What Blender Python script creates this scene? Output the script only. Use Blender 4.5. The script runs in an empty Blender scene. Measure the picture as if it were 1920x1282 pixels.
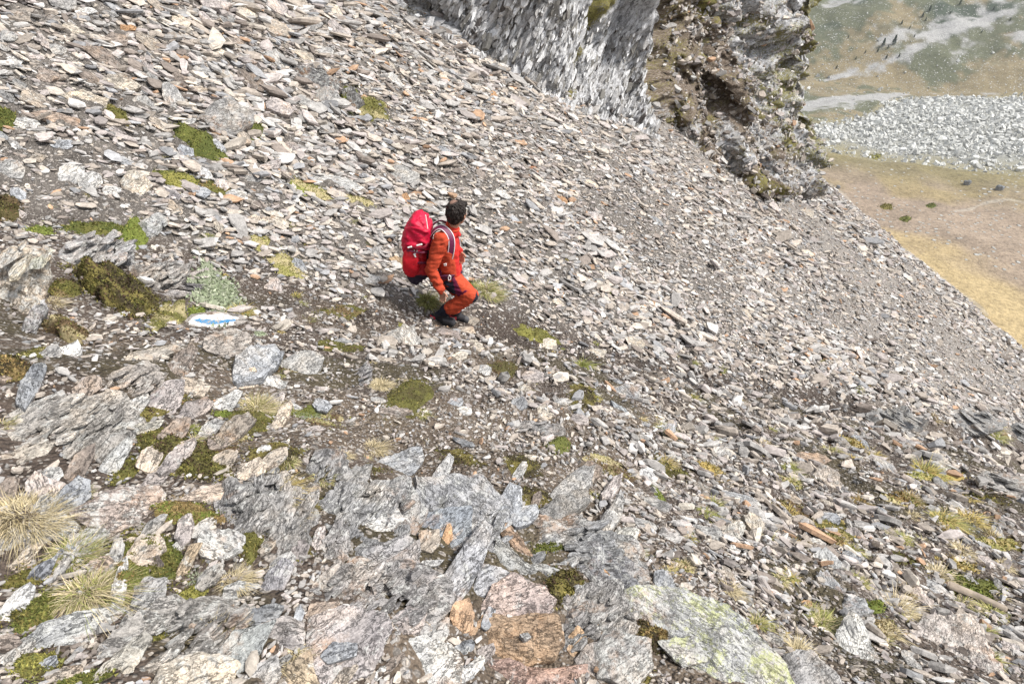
import bpy, bmesh, math, random
import numpy as np
from mathutils import Vector, Matrix, noise as mnoise

# ------------------------------------------------------------------ camera, sky, sun, exposure
SC = bpy.context.scene
PITCH = math.radians(36)
cam_d = bpy.data.cameras.new('camera'); cam = bpy.data.objects.new('camera', cam_d)
SC.collection.objects.link(cam); SC.camera = cam
cam_d.sensor_width = 36; cam_d.lens = 36*1067/1920; cam_d.clip_start = .05; cam_d.clip_end = 6000
cam.location = (0, 0, 0); cam.rotation_euler = (math.pi/2-PITCH, 0, 0)
SUN_EL, SUN_AZ = math.radians(54), math.radians(98)      # azimuth measured from +Y towards +X
W = bpy.data.worlds.new('World'); SC.world = W; W.use_nodes = True
nt = W.node_tree; nt.nodes.clear()
sky = nt.nodes.new('ShaderNodeTexSky'); sky.sky_type = 'NISHITA'; sky.sun_disc = False
sky.sun_elevation = SUN_EL; sky.sun_rotation = SUN_AZ; sky.altitude = 2200; sky.air_density = 1; sky.dust_density = 3
hs = nt.nodes.new('ShaderNodeHueSaturation'); hs.inputs['Saturation'].default_value = .22
bg = nt.nodes.new('ShaderNodeBackground'); bg.inputs['Strength'].default_value = .15
wo = nt.nodes.new('ShaderNodeOutputWorld')
nt.links.new(sky.outputs[0], hs.inputs['Color']); nt.links.new(hs.outputs[0], bg.inputs[0]); nt.links.new(bg.outputs[0], wo.inputs[0])
sd = bpy.data.lights.new('sun', 'SUN'); sd.energy = 2.4; sd.angle = math.radians(11); sd.color = (1, .95, .88)
sun = bpy.data.objects.new('sun', sd); SC.collection.objects.link(sun)
sdir = Vector((math.sin(SUN_AZ)*math.cos(SUN_EL), math.cos(SUN_AZ)*math.cos(SUN_EL), math.sin(SUN_EL)))
sun.rotation_euler = sdir.to_track_quat('Z', 'Y').to_euler()
SC.view_settings.view_transform = 'Standard'; SC.view_settings.look = 'None'
SC.view_settings.exposure = 1.16; SC.view_settings.gamma = 1
SC.cycles.max_bounces = 4; SC.cycles.diffuse_bounces = 2

rng = np.random.default_rng(7); random.seed(7)
CP, SP = math.cos(PITCH), math.sin(PITCH)
sm = lambda a, b, x: (lambda t: t*t*(3-2*t))(np.clip((x-a)/(b-a), 0, 1))

# ------------------------------------------------------------------ noise
def _h(i, j, k, s):
    n = (i*374761393 + j*668265263 + k*2147483647 + s*974634777) & 0xffffffff
    n = ((n ^ (n >> 13))*1274126177) & 0xffffffff
    n = ((n ^ (n >> 15))*2246822519) & 0xffffffff
    return ((n ^ (n >> 16)) & 0xffff)/65535.0
def vn(x, y, z=0.0, s=0):
    x, y, z = np.broadcast_arrays(np.asarray(x, float), np.asarray(y, float), np.asarray(z, float))
    xi, yi, zi = np.floor(x).astype(np.int64), np.floor(y).astype(np.int64), np.floor(z).astype(np.int64)
    fx, fy, fz = x-xi, y-yi, z-zi
    fx, fy, fz = [f*f*(3-2*f) for f in (fx, fy, fz)]
    r = 0
    for a in (0, 1):
        for b in (0, 1):
            for c in (0, 1):
                r = r + _h(xi+a, yi+b, zi+c, s)*(fx if a else 1-fx)*(fy if b else 1-fy)*(fz if c else 1-fz)
    return r*2-1
def fbm(x, y, z=0.0, o=4, s=0, g=.5):
    r, a = 0, 1.0
    for i in range(o):
        r = r + a*vn(np.asarray(x)*2**i, np.asarray(y)*2**i, np.asarray(z)*2**i, s+i*17); a *= g
    return r

# ------------------------------------------------------------------ terrain heights
def near_h(x, y):                        # rib under the photographer
    r = np.hypot(x, y)
    z = -1.379-.35*x-.467*y
    z = z - .02*np.maximum(0, x-5.5)**2*sm(0, 6, y)
    z = z + .14*fbm(x*.55, y*.55, 0, 3, 3) + .045*fbm(x*2.3, y*2.3, 0, 3, 9)
    return z
def scree_h(x, y):
    r = np.hypot(x, y); az = np.arctan2(x, y)
    z = -4.82-.58*x+.13*y
    z = np.where(x < -9, -4.82+.58*9+.4*(-x-9)+.13*y, z)
    z = z - .0043*np.maximum(0, r-22)**2*(.25+.75*sm(-.2, .4, az))
    z = z + .10*fbm(x*.4+3, y*.4, 0, 3, 21)*(1+.03*r) + .03*fbm(x*1.9, y*1.9, 0, 2, 31)
    return z
def path_d(x, y):                        # signed distance to the crease the path follows
    return (5.76+.385*x-y)/1.07
def ground_h(x, y):
    a, b = near_h(x, y), scree_h(x, y)
    k = .16
    m = np.maximum(a, b); d = np.abs(a-b)
    m = m + np.maximum(0, k-d)**2/(4*k)
    return m
def val_w(x, y): return .41*x+.91*y
def field_max(x, y): return np.interp(np.degrees(np.arctan2(x, y)), [27, 30, 33, 39.5, 45], [455, 480, 560, 610, 640])
def valley_h(x, y):
    w = val_w(x, y); u = .926*x+.379*y
    kn = -70.5 - .00022*(np.clip(w, 60, 330)-200)**2 - .05*np.maximum(0, 168-u)*.6 + 1.6*fbm(x*.012, y*.012, 0, 3, 41)
    kn = kn - 34*sm(250, 315, w+6*fbm(x*.02, y*.02, 0, 2, 43))
    kn = kn + .40*np.maximum(0, w-600)*sm(590, 650, w)+.25*np.maximum(0, w-760)
    kn = kn + sm(520, 700, w)*5*fbm(x*.009, y*.009, 0, 4, 45) + sm(330, 400, w)*1.5*fbm(x*.03, y*.03, 0, 3, 47)
    kn = kn + .5*fbm(x*.08, y*.08, 0, 2, 49) + sm(600, 680, w)*(2.2*fbm(x*.035, y*.035, 0, 3, 51))
    return kn
def pix_ray(px, py):
    a = (np.asarray(px, float)-960)/1067; b = (641-np.asarray(py, float))/1067
    return np.stack([a, CP+b*SP, -SP+b*CP], -1)
def project(P):
    P = np.asarray(P, float)
    f = P[..., 1]*CP-P[..., 2]*SP; u = P[..., 1]*SP+P[..., 2]*CP
    return 960+1067*P[..., 0]/f, 641-1067*u/f, f
def hit(px, py, fn=ground_h, t0=.8, t1=60, n=500):
    d = pix_ray(px, py); px = np.atleast_1d(px)
    d = d.reshape(-1, 3)
    ts = np.geomspace(t0, t1, n)
    P = d[:, None, :]*ts[None, :, None]
    below = P[..., 2] < fn(P[..., 0], P[..., 1])
    i = np.argmax(below, 1); ok = below.any(1)
    lo = ts[np.maximum(i-1, 0)]; hi = ts[i]
    for _ in range(18):
        m = (lo+hi)/2; Q = d*m[:, None]
        bl = Q[:, 2] < fn(Q[:, 0], Q[:, 1])
        hi = np.where(bl, m, hi); lo = np.where(bl, lo, m)
    return d*hi[:, None], ok
def normal_at(x, y, fn=ground_h, e=.12):
    gx = (fn(x+e, y)-fn(x-e, y))/(2*e); gy = (fn(x, y+e)-fn(x, y-e))/(2*e)
    n = np.stack([-gx, -gy, np.ones_like(gx)], -1)
    return n/np.linalg.norm(n, axis=-1, keepdims=True)

# ------------------------------------------------------------------ object helpers
COL = SC.collection
def tag(o, label=None, cat=None, group=None, kind=None):
    if label: o['label'] = label
    if cat: o['category'] = cat
    if group: o['group'] = group
    if kind: o['kind'] = kind
    return o
def link(name, me, parent=None, mat=None, loc=None):
    o = bpy.data.objects.new(name, me); COL.objects.link(o)
    if parent is not None: o.parent = parent
    if mat is not None and me is not None:
        for m in (mat if isinstance(mat, (list, tuple)) else [mat]): me.materials.append(m)
    if loc is not None: o.location = loc
    return o
def mesh_np(name, V, faces, col=None, smooth=False, mi=None):
    """faces: list of (k-array [n,k]); col: per-vertex rgba"""
    me = bpy.data.meshes.new(name)
    V = np.ascontiguousarray(V, dtype=np.float32)
    me.vertices.add(len(V)); me.vertices.foreach_set('co', V.ravel())
    loops = np.concatenate([f.ravel() for f in faces]).astype(np.int32)
    tot = np.concatenate([np.full(len(f), f.shape[1], np.int32) for f in faces])
    start = np.concatenate([[0], np.cumsum(tot)[:-1]]).astype(np.int32)
    me.loops.add(len(loops)); me.loops.foreach_set('vertex_index', loops)
    me.polygons.add(len(tot)); me.polygons.foreach_set('loop_start', start); me.polygons.foreach_set('loop_total', tot)
    if mi is not None: me.polygons.foreach_set('material_index', np.asarray(mi, np.int32))
    me.polygons.foreach_set('use_smooth', np.full(len(tot), bool(smooth)))
    if col is not None:
        col = np.asarray(col, np.float32)
        if col.shape[1] == 3: col = np.hstack([col, np.ones((len(col), 1), np.float32)])
        at = me.color_attributes.new('Col', 'FLOAT_COLOR', 'POINT')
        at.data.foreach_set('color', np.ascontiguousarray(col).ravel())
    me.update(calc_edges=True); me.validate()
    return me
def grid_faces(nr, nc, wrap=False):
    i = np.arange(nr-1)[:, None]; j = np.arange(nc if wrap else nc-1)[None, :]
    j2 = (j+1) % nc
    return np.stack([i*nc+j, i*nc+j2, (i+1)*nc+j2, (i+1)*nc+j], -1).reshape(-1, 4)

# ------------------------------------------------------------------ materials
def newmat(name, rough=.9):
    m = bpy.data.materials.new(name); m.use_nodes = True
    t = m.node_tree; b = t.nodes['Principled BSDF']; b.inputs['Roughness'].default_value = rough
    b.inputs['Specular IOR Level'].default_value = .25
    return m, t, b
def N(t, k, **kw):
    n = t.nodes.new(k)
    for a, v in kw.items():
        if a in n.inputs.keys() if hasattr(n.inputs, 'keys') else False: n.inputs[a].default_value = v
        else: setattr(n, a, v)
    return n
def tex(t, scale, detail=3, rough=.6, coord=None, vec=None, kind='ShaderNodeTexNoise'):
    n = t.nodes.new(kind); n.inputs['Scale'].default_value = scale
    if kind == 'ShaderNodeTexNoise': n.inputs['Detail'].default_value = detail; n.inputs['Roughness'].default_value = rough
    if vec is not None: t.links.new(vec, n.inputs['Vector'])
    return n
def ramp(t, src, pts):
    r = t.nodes.new('ShaderNodeValToRGB'); e = r.color_ramp.elements
    while len(e) > 1: e.remove(e[-1])
    for i, (p, c) in enumerate(pts):
        if not hasattr(c, '__len__'): c = (c, c, c)
        el = e[0] if i == 0 else e.new(p)
        el.position = p; el.color = (*c, 1)
    t.links.new(src, r.inputs[0]); return r.outputs[0]
def mix(t, fac, a, b, mode='MIX'):
    n = t.nodes.new('ShaderNodeMix'); n.data_type = 'RGBA'; n.blend_type = mode; n.clamp_factor = True
    for s, v in ((n.inputs[0], fac), (n.inputs[6], a), (n.inputs[7], b)):
        if hasattr(v, 'links') or isinstance(v, bpy.types.NodeSocket): t.links.new(v, s)
        else: s.default_value = v if not hasattr(v, '__len__') else (*v[:3], 1)
    return n.outputs[2]
def math_(t, op, a, b=0.0):
    n = t.nodes.new('ShaderNodeMath'); n.operation = op
    for s, v in ((n.inputs[0], a), (n.inputs[1], b)):
        if isinstance(v, bpy.types.NodeSocket): t.links.new(v, s)
        else: s.default_value = v
    return n.outputs[0]
def bump(t, b, h, dist, strength=1):
    n = t.nodes.new('ShaderNodeBump'); n.inputs['Distance'].default_value = dist; n.inputs['Strength'].default_value = strength
    t.links.new(h, n.inputs['Height']); t.links.new(n.outputs[0], b.inputs['Normal'])
def attr(t, name='Col'):
    n = t.nodes.new('ShaderNodeAttribute'); n.attribute_name = name; return n
def mapped(t, coord='Object', scale=(1, 1, 1), rot=(0, 0, 0)):
    c = t.nodes.new('ShaderNodeTexCoord'); m = t.nodes.new('ShaderNodeMapping')
    m.inputs['Scale'].default_value = scale; m.inputs['Rotation'].default_value = rot
    t.links.new(c.outputs[coord], m.inputs[0]); return m.outputs[0]

def mat_stone_stuff():
    m, t, b = newmat('schist_rubble', .85)
    a = attr(t); v = mapped(t)
    n1 = tex(t, 14, 4, .65, vec=v); n2 = tex(t, 60, 3, .7, vec=v)
    c = mix(t, 1, a.outputs['Color'], ramp(t, n1.outputs[0], [(.3, .62), (.5, 1.0), (.7, 1.25)]), 'MULTIPLY')
    c = mix(t, 1, c, ramp(t, n2.outputs[0], [(.35, .8), (.6, 1.12)]), 'MULTIPLY')
    t.links.new(c, b.inputs['Base Color'])
    bump(t, b, n2.outputs[0], .006, .8)
    return m
def mat_rock():
    """big individual rocks: alpha of Col = amount of pale lichen"""
    m, t, b = newmat('schist_rock', .82)
    a = attr(t); v = mapped(t); vs = mapped(t, scale=(1, 5, 9))
    oi = t.nodes.new('ShaderNodeObjectInfo')
    off = t.nodes.new('ShaderNodeVectorMath'); off.operation = 'ADD'
    t.links.new(v, off.inputs[0]); t.links.new(oi.outputs['Random'], off.inputs[1])
    sc = t.nodes.new('ShaderNodeVectorMath'); sc.operation = 'SCALE'; sc.inputs[3].default_value = 1
    v2 = off.outputs[0]
    big = tex(t, 5, 5, .62, vec=v2); mid = tex(t, 22, 5, .7, vec=v2); fine = tex(t, 120, 3, .7, vec=v2)
    streak = tex(t, 9, 4, .65, vec=vs)
    c = mix(t, 1, a.outputs['Color'], ramp(t, big.outputs[0], [(.3, (.62, .63, .66)), (.5, (1, 1, 1)), (.68, (1.3, 1.2, 1.08))]), 'MULTIPLY')
    c = mix(t, 1, c, ramp(t, streak.outputs[0], [(.32, .66), (.5, 1.0), (.68, 1.18)]), 'MULTIPLY')
    c = mix(t, 1, c, ramp(t, fine.outputs[0], [(.35, .66), (.6, 1.15)]), 'MULTIPLY')
    off2 = t.nodes.new('ShaderNodeVectorMath'); off2.operation = 'ADD'; t.links.new(mapped(t, scale=(1, 3.2, 6)), off2.inputs[0]); t.links.new(oi.outputs['Random'], off2.inputs[1])
    ck = tex(t, 7, 5, .7, vec=off2.outputs[0]); ckd = math_(t, 'ABSOLUTE', math_(t, 'SUBTRACT', ck.outputs[0], .5))
    ckl = ramp(t, ckd, [(0, .25), (.010, .6), (.022, 1)])  # foliation cracks, darkened in the colour to stand in for small crevice shadows
    ckm = ramp(t, tex(t, 4.2, 3, .6, vec=v2).outputs[0], [(.46, .05), (.60, .8)])
    c = mix(t, ckm, c, mix(t, 1, c, ckl, 'MULTIPLY'))
    # rusty stains
    rs = ramp(t, tex(t, 3.3, 5, .7, vec=v2).outputs[0], [(.56, 0), (.68, .6)])
    c = mix(t, rs, c, (.36, .20, .10))
    # pale crust lichen, broken up, with dark specks
    lm = math_(t, 'ADD', mid.outputs[0], math_(t, 'MULTIPLY', a.outputs['Alpha'], .30))
    lm = math_(t, 'ADD', lm, math_(t, 'MULTIPLY', fine.outputs[0], .35)); lm = ramp(t, lm, [(.80, 0), (.90, .75)])
    c = mix(t, lm, c, (.50, .50, .475))
    sp = ramp(t, tex(t, 70, 2, .6, vec=v2).outputs[0], [(.66, 0), (.70, 1)])
    c = mix(t, math_(t, 'MULTIPLY', sp, a.outputs['Alpha']), c, (.035, .035, .035))
    t.links.new(c, b.inputs['Base Color'])
    h = math_(t, 'ADD', math_(t, 'MULTIPLY', mid.outputs[0], .6), math_(t, 'MULTIPLY', streak.outputs[0], 1.0))
    h = math_(t, 'ADD', h, math_(t, 'MULTIPLY', fine.outputs[0], .25)); h = math_(t, 'ADD', h, math_(t, 'MULTIPLY', ckl, .5))
    bump(t, b, h, .022, 1)
    return m
def mat_map_lichen():
    m = mat_rock().copy(); m.name = 'map_lichen_rock'
    t = m.node_tree; b = t.nodes['Principled BSDF']
    src = b.inputs['Base Color'].links[0].from_socket
    v = mapped(t)
    n = tex(t, 7.5, 8, .85, vec=v); f = tex(t, 60, 4, .8, vec=v)
    k = ramp(t, math_(t, 'ADD', n.outputs[0], math_(t, 'MULTIPLY', f.outputs[0], .25)), [(.63, 0), (.72, .85)])
    c = mix(t, k, src, (.46, .48, .24))
    t.links.new(c, b.inputs['Base Color']); return m
def mat_ground():
    m, t, b = newmat('stony_soil', .95)
    a = attr(t); v = mapped(t)
    vo = tex(t, 26, vec=v, kind='ShaderNodeTexVoronoi'); vo2 = tex(t, 75, vec=v, kind='ShaderNodeTexVoronoi')
    for q in (vo, vo2): q.feature = 'F1'
    n = tex(t, 3, 5, .7, vec=v)
    hsv = t.nodes.new('ShaderNodeSeparateColor'); t.links.new(vo.outputs['Color'], hsv.inputs[0])
    hs2 = t.nodes.new('ShaderNodeSeparateColor'); t.links.new(vo2.outputs['Color'], hs2.inputs[0])
    # gravel colour where alpha (stoniness) beats the cell's random value
    g = ramp(t, hsv.outputs[1], [(0, (.16, .145, .13)), (.5, (.30, .27, .24)), (1, (.42, .39, .36))])
    g2 = ramp(t, hs2.outputs[1], [(0, (.12, .105, .095)), (.5, (.24, .215, .19)), (1, (.36, .33, .30))])
    base = mix(t, 1, a.outputs['Color'], ramp(t, n.outputs[0], [(.3, .6), (.7, 1.35)]), 'MULTIPLY')
    k2 = math_(t, 'LESS_THAN', hs2.outputs[0], math_(t, 'ADD', math_(t, 'MULTIPLY', a.outputs['Alpha'], .7), .12))
    c = mix(t, math_(t, 'MULTIPLY', k2, ramp(t, vo2.outputs['Distance'], [(.42, 1), (.55, 0)])), base, g2)
    k1 = math_(t, 'LESS_THAN', hsv.outputs[0], math_(t, 'MULTIPLY', a.outputs['Alpha'], .75))
    c = mix(t, math_(t, 'MULTIPLY', k1, ramp(t, vo.outputs['Distance'], [(.42, 1), (.52, 0)])), c, g)
    t.links.new(c, b.inputs['Base Color'])
    h = math_(t, 'SUBTRACT', 1.0, math_(t, 'MULTIPLY', vo.outputs['Distance'], 1.0))
    h = math_(t, 'ADD', h, math_(t, 'MULTIPLY', vo2.outputs['Distance'], -.5))
    bump(t, b, h, .03, 1)
    return m
def N_PM(t, v): return ramp(t, tex(t, .045, 5, .7, vec=v).outputs[0], [(.42, .05), (.62, 1)])
def mat_valley():
    m, t, b = newmat('alpine_meadow', 1)
    a = attr(t); v = mapped(t)
    n = tex(t, .12, 6, .75, vec=v); f = tex(t, .9, 4, .75, vec=v)
    c = mix(t, 1, a.outputs['Color'], ramp(t, n.outputs[0], [(.3, .72), (.5, 1.0), (.7, 1.2)]), 'MULTIPLY')
    c = mix(t, 1, c, ramp(t, f.outputs[0], [(.3, .6), (.5, 1.0), (.7, 1.3)]), 'MULTIPLY')
    vo = tex(t, .5, vec=v, kind='ShaderNodeTexVoronoi'); s = t.nodes.new('ShaderNodeSeparateColor'); t.links.new(vo.outputs['Color'], s.inputs[0])
    on = math_(t, 'LESS_THAN', s.outputs[0], math_(t, 'MULTIPLY', math_(t, 'MULTIPLY', a.outputs['Alpha'], .6), N_PM(t, v)))
    k = math_(t, 'MULTIPLY', on, ramp(t, vo.outputs['Distance'], [(.26, 1), (.36, 0)]))
    vo3 = tex(t, .8, vec=v, kind='ShaderNodeTexVoronoi'); s3 = t.nodes.new('ShaderNodeSeparateColor'); t.links.new(vo3.outputs['Color'], s3.inputs[0])
    pm = ramp(t, tex(t, .06, 5, .7, vec=v).outputs[0], [(.42, .05), (.62, 1)])
    on3 = math_(t, 'LESS_THAN', s3.outputs[0], math_(t, 'MULTIPLY', a.outputs['Alpha'], pm))
    k3 = math_(t, 'MULTIPLY', on3, ramp(t, vo3.outputs['Distance'], [(.3, 1), (.42, 0)]))
    c = mix(t, k3, c, (.32, .32, .30)); c = mix(t, k, c, (.38, .38, .36))
    t.links.new(c, b.inputs['Base Color'])
    h = math_(t, 'ADD', math_(t, 'MULTIPLY', f.outputs[0], .5), math_(t, 'MULTIPLY', math_(t, 'ADD', k, math_(t, 'MULTIPLY', k3, .5)), .7))
    bump(t, b, h, 1.1, .8)
    return m
def mat_cliff():
    """Col: r = lichen-white amount, g = moss/brown amount, b = rubble; texture runs along the foliation"""
    m, t, b = newmat('cliff_schist', .9)
    a = attr(t); s = t.nodes.new('ShaderNodeSeparateColor'); t.links.new(a.outputs['Color'], s.inputs[0])
    uv = t.nodes.new('ShaderNodeAttribute'); uv.attribute_name = 'fol'
    def fol(sx, sy, sz):
        mp = t.nodes.new('ShaderNodeMapping'); mp.inputs['Scale'].default_value = (sx, sy, sz)
        t.links.new(uv.outputs['Vector'], mp.inputs[0]); return mp.outputs[0]
    st = tex(t, 1, 6, .72, vec=fol(3.5, 15, 5)); st2 = tex(t, 1, 5, .78, vec=fol(10, 46, 14)); bl = tex(t, 1, 5, .65, vec=fol(.8, 1.6, 1))
    v = mapped(t); fi = tex(t, 22, 3, .7, vec=v)
    vo = tex(t, 1, vec=fol(6, 26, 9), kind='ShaderNodeTexVoronoi'); vo.feature = 'F1'; vs_ = t.nodes.new('ShaderNodeSeparateColor'); t.links.new(vo.outputs['Color'], vs_.inputs[0])
    rock = ramp(t, st.outputs[0], [(.30, (.06, .055, .05)), (.38, (.24, .235, .23)), (.47, (.43, .43, .435)), (.62, (.58, .585, .60))])
    rock = mix(t, 1, rock, ramp(t, st2.outputs[0], [(.34, .22), (.44, .85), (.58, 1.2)]), 'MULTIPLY')
    rock = mix(t, 1, rock, ramp(t, vs_.outputs[0], [(0, .42), (.15, .92), (1, 1.15)]), 'MULTIPLY')
    rock = mix(t, 1, rock, (.85, .85, .85), 'MULTIPLY')
    brown = ramp(t, st2.outputs[0], [(.30, (.03, .022, .016)), (.5, (.13, .10, .075)), (.66, (.30, .26, .22))])
    k = ramp(t, math_(t, 'ADD', math_(t, 'ADD', math_(t, 'MULTIPLY', st.outputs[0], .7), math_(t, 'MULTIPLY', bl.outputs[0], .5)), math_(t, 'MULTIPLY', s.outputs[0], -.5)), [(.30, 0), (.40, 1)])
    c = mix(t, k, rock, brown)
    mk = math_(t, 'ADD', math_(t, 'MULTIPLY', fi.outputs[0], .5), math_(t, 'MULTIPLY', bl.outputs[0], .6))
    mk = ramp(t, math_(t, 'ADD', mk, math_(t, 'MULTIPLY', s.outputs[1], .32)), [(.70, 0), (.78, .9)])
    moss = ramp(t, fi.outputs[0], [(.35, (.05, .045, .012)), (.6, (.20, .18, .05))])
    c = mix(t, mk, c, moss)
    t.links.new(c, b.inputs['Base Color'])
    h = math_(t, 'ADD', math_(t, 'MULTIPLY', st.outputs[0], 1.2), math_(t, 'MULTIPLY', vs_.outputs[0], .8))
    bump(t, b, h, .045, .9)
    return m
def mat_col(name, rough=.8, var=.25, scale=40, bumpd=.0, spec=.25, sheen=0):
    m, t, b = newmat(name, rough); b.inputs['Specular IOR Level'].default_value = spec
    a = attr(t); v = mapped(t); n = tex(t, scale, 4, .65, vec=v)
    c = mix(t, 1, a.outputs['Color'], ramp(t, n.outputs[0], [(.3, 1-var), (.7, 1+var)]), 'MULTIPLY')
    t.links.new(c, b.inputs['Base Color'])
    if bumpd: bump(t, b, n.outputs[0], bumpd, .7)
    return m
def mat_plain(name, c, rough=.7, var=.15, scale=60, bumpd=0, spec=.25):
    m, t, b = newmat(name, rough); b.inputs['Specular IOR Level'].default_value = spec
    v = mapped(t); n = tex(t, scale, 4, .65, vec=v)
    cc = mix(t, 1, c, ramp(t, n.outputs[0], [(.3, 1-var), (.7, 1+var)]), 'MULTIPLY')
    t.links.new(cc, b.inputs['Base Color'])
    if bumpd: bump(t, b, n.outputs[0], bumpd, .7)
    return m
M_RUB, M_ROCK, M_GROUND, M_VALLEY, M_CLIFF = mat_stone_stuff(), mat_rock(), mat_ground(), mat_valley(), mat_cliff()
M_LICH = mat_map_lichen()
M_LEAF = mat_col('leaf', .8, .3, 90); M_MOSS = mat_col('moss', .95, .35, 70, .006)

PAL = {'g': (.32, .31, .295), 'b': (.275, .283, .295), 't': (.37, .32, .265), 'w': (.46, .45, .43), 'o': (.40, .24, .13), 'r': (.33, .17, .10),
       'n': (.24, .20, .17), 'd': (.11, .105, .10), 'p': (.37, .33, .31), 'c': (.47, .42, .35)}
PALK = list('gggggggggggbbbtttttttttttwwwwwppppppppcccccnnnno'); PALV = np.array([PAL[k] for k in PALK])

# ------------------------------------------------------------------ terrain sheets
def zone_masks(x, y):
    pd = path_d(x, y)                                  # >0: rib side, <0: scree side
    path = np.exp(-((pd-.12-.25*fbm(x*.8, y*.8, 0, 2, 55))/.55)**2)
    path = path*(1-.75*sm(-1.0, -2.2, x))*(1-.85*sm(6, 9, x))
    return pd, path
def build_ground():
    fine = np.linspace(-math.radians(56), math.radians(60), 1150)
    az = np.concatenate([np.linspace(-math.pi, fine[0], 90)[:-1], fine, np.linspace(fine[-1], math.pi, 90)[1:-1]])
    r = np.concatenate([[.05, .3], np.geomspace(.45, 60, 620), np.geomspace(60.8, 170, 60)[1:]])
    R, A = np.meshgrid(r, az, indexing='ij'); X, Y = R*np.sin(A), R*np.cos(A)
    Z = ground_h(X, Y)
    far = sm(60, 130, R)
    Z = np.where((X < -9) | (Y < 0), Z*(1-far)+np.maximum(Z, -60+0*Z)*far, Z)
    Z = np.maximum(Z, -170)
    pd, path = zone_masks(X, Y)
    rub = fbm(X*6, Y*6, 0, 3, 61)
    Z = Z + .012*rub*np.clip(R/4, .6, 3)
    soil = np.array([.088, .068, .055]); scr = np.array([.125, .112, .10]); tanc = np.array([.16, .125, .09]); gold = np.array([.36, .28, .155])
    s = sm(.1, -.5, pd)[..., None]
    n1 = sm(-.1, .5, fbm(X*.9, Y*.9, 0, 3, 63))[..., None]
    C = soil*(1-n1*.5)+tanc*n1*.5
    sf = scr+(np.array([.235, .215, .195])-scr)*sm(9, 20, R)[..., None]
    C = C*(1-s)+sf*s
    C = C*(1-path[..., None])+np.array([.058, .044, .036])*path[..., None]
    # mossy soil patches on the rib
    mo = sm(.2, .55, fbm(X*1.3+7, Y*1.3, 0, 4, 67))*sm(.2, .8, pd)*(.6)
    C = C*(1-mo[..., None])+np.array([.062, .055, .026])*mo[..., None]
    g = sm(70, 100, R)[..., None]; C = C*(1-g)+gold*g
    al = np.clip(.35+.5*s[..., 0]*sm(8, 16, R)-.25*path-.3*mo, 0, 1)
    al = al*(1-g[..., 0])
    col = np.concatenate([C, al[..., None]], -1).reshape(-1, 4)
    V = np.stack([X, Y, Z], -1).reshape(-1, 3)
    F = grid_faces(len(r), len(az), True)
    me = mesh_np('ground', V, [F[:, ::-1]], col, True)
    tag(link('ground', me, mat=M_GROUND), 'stony mountainside of brown soil and gravel under the rubble', 'ground', kind='structure')
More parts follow.
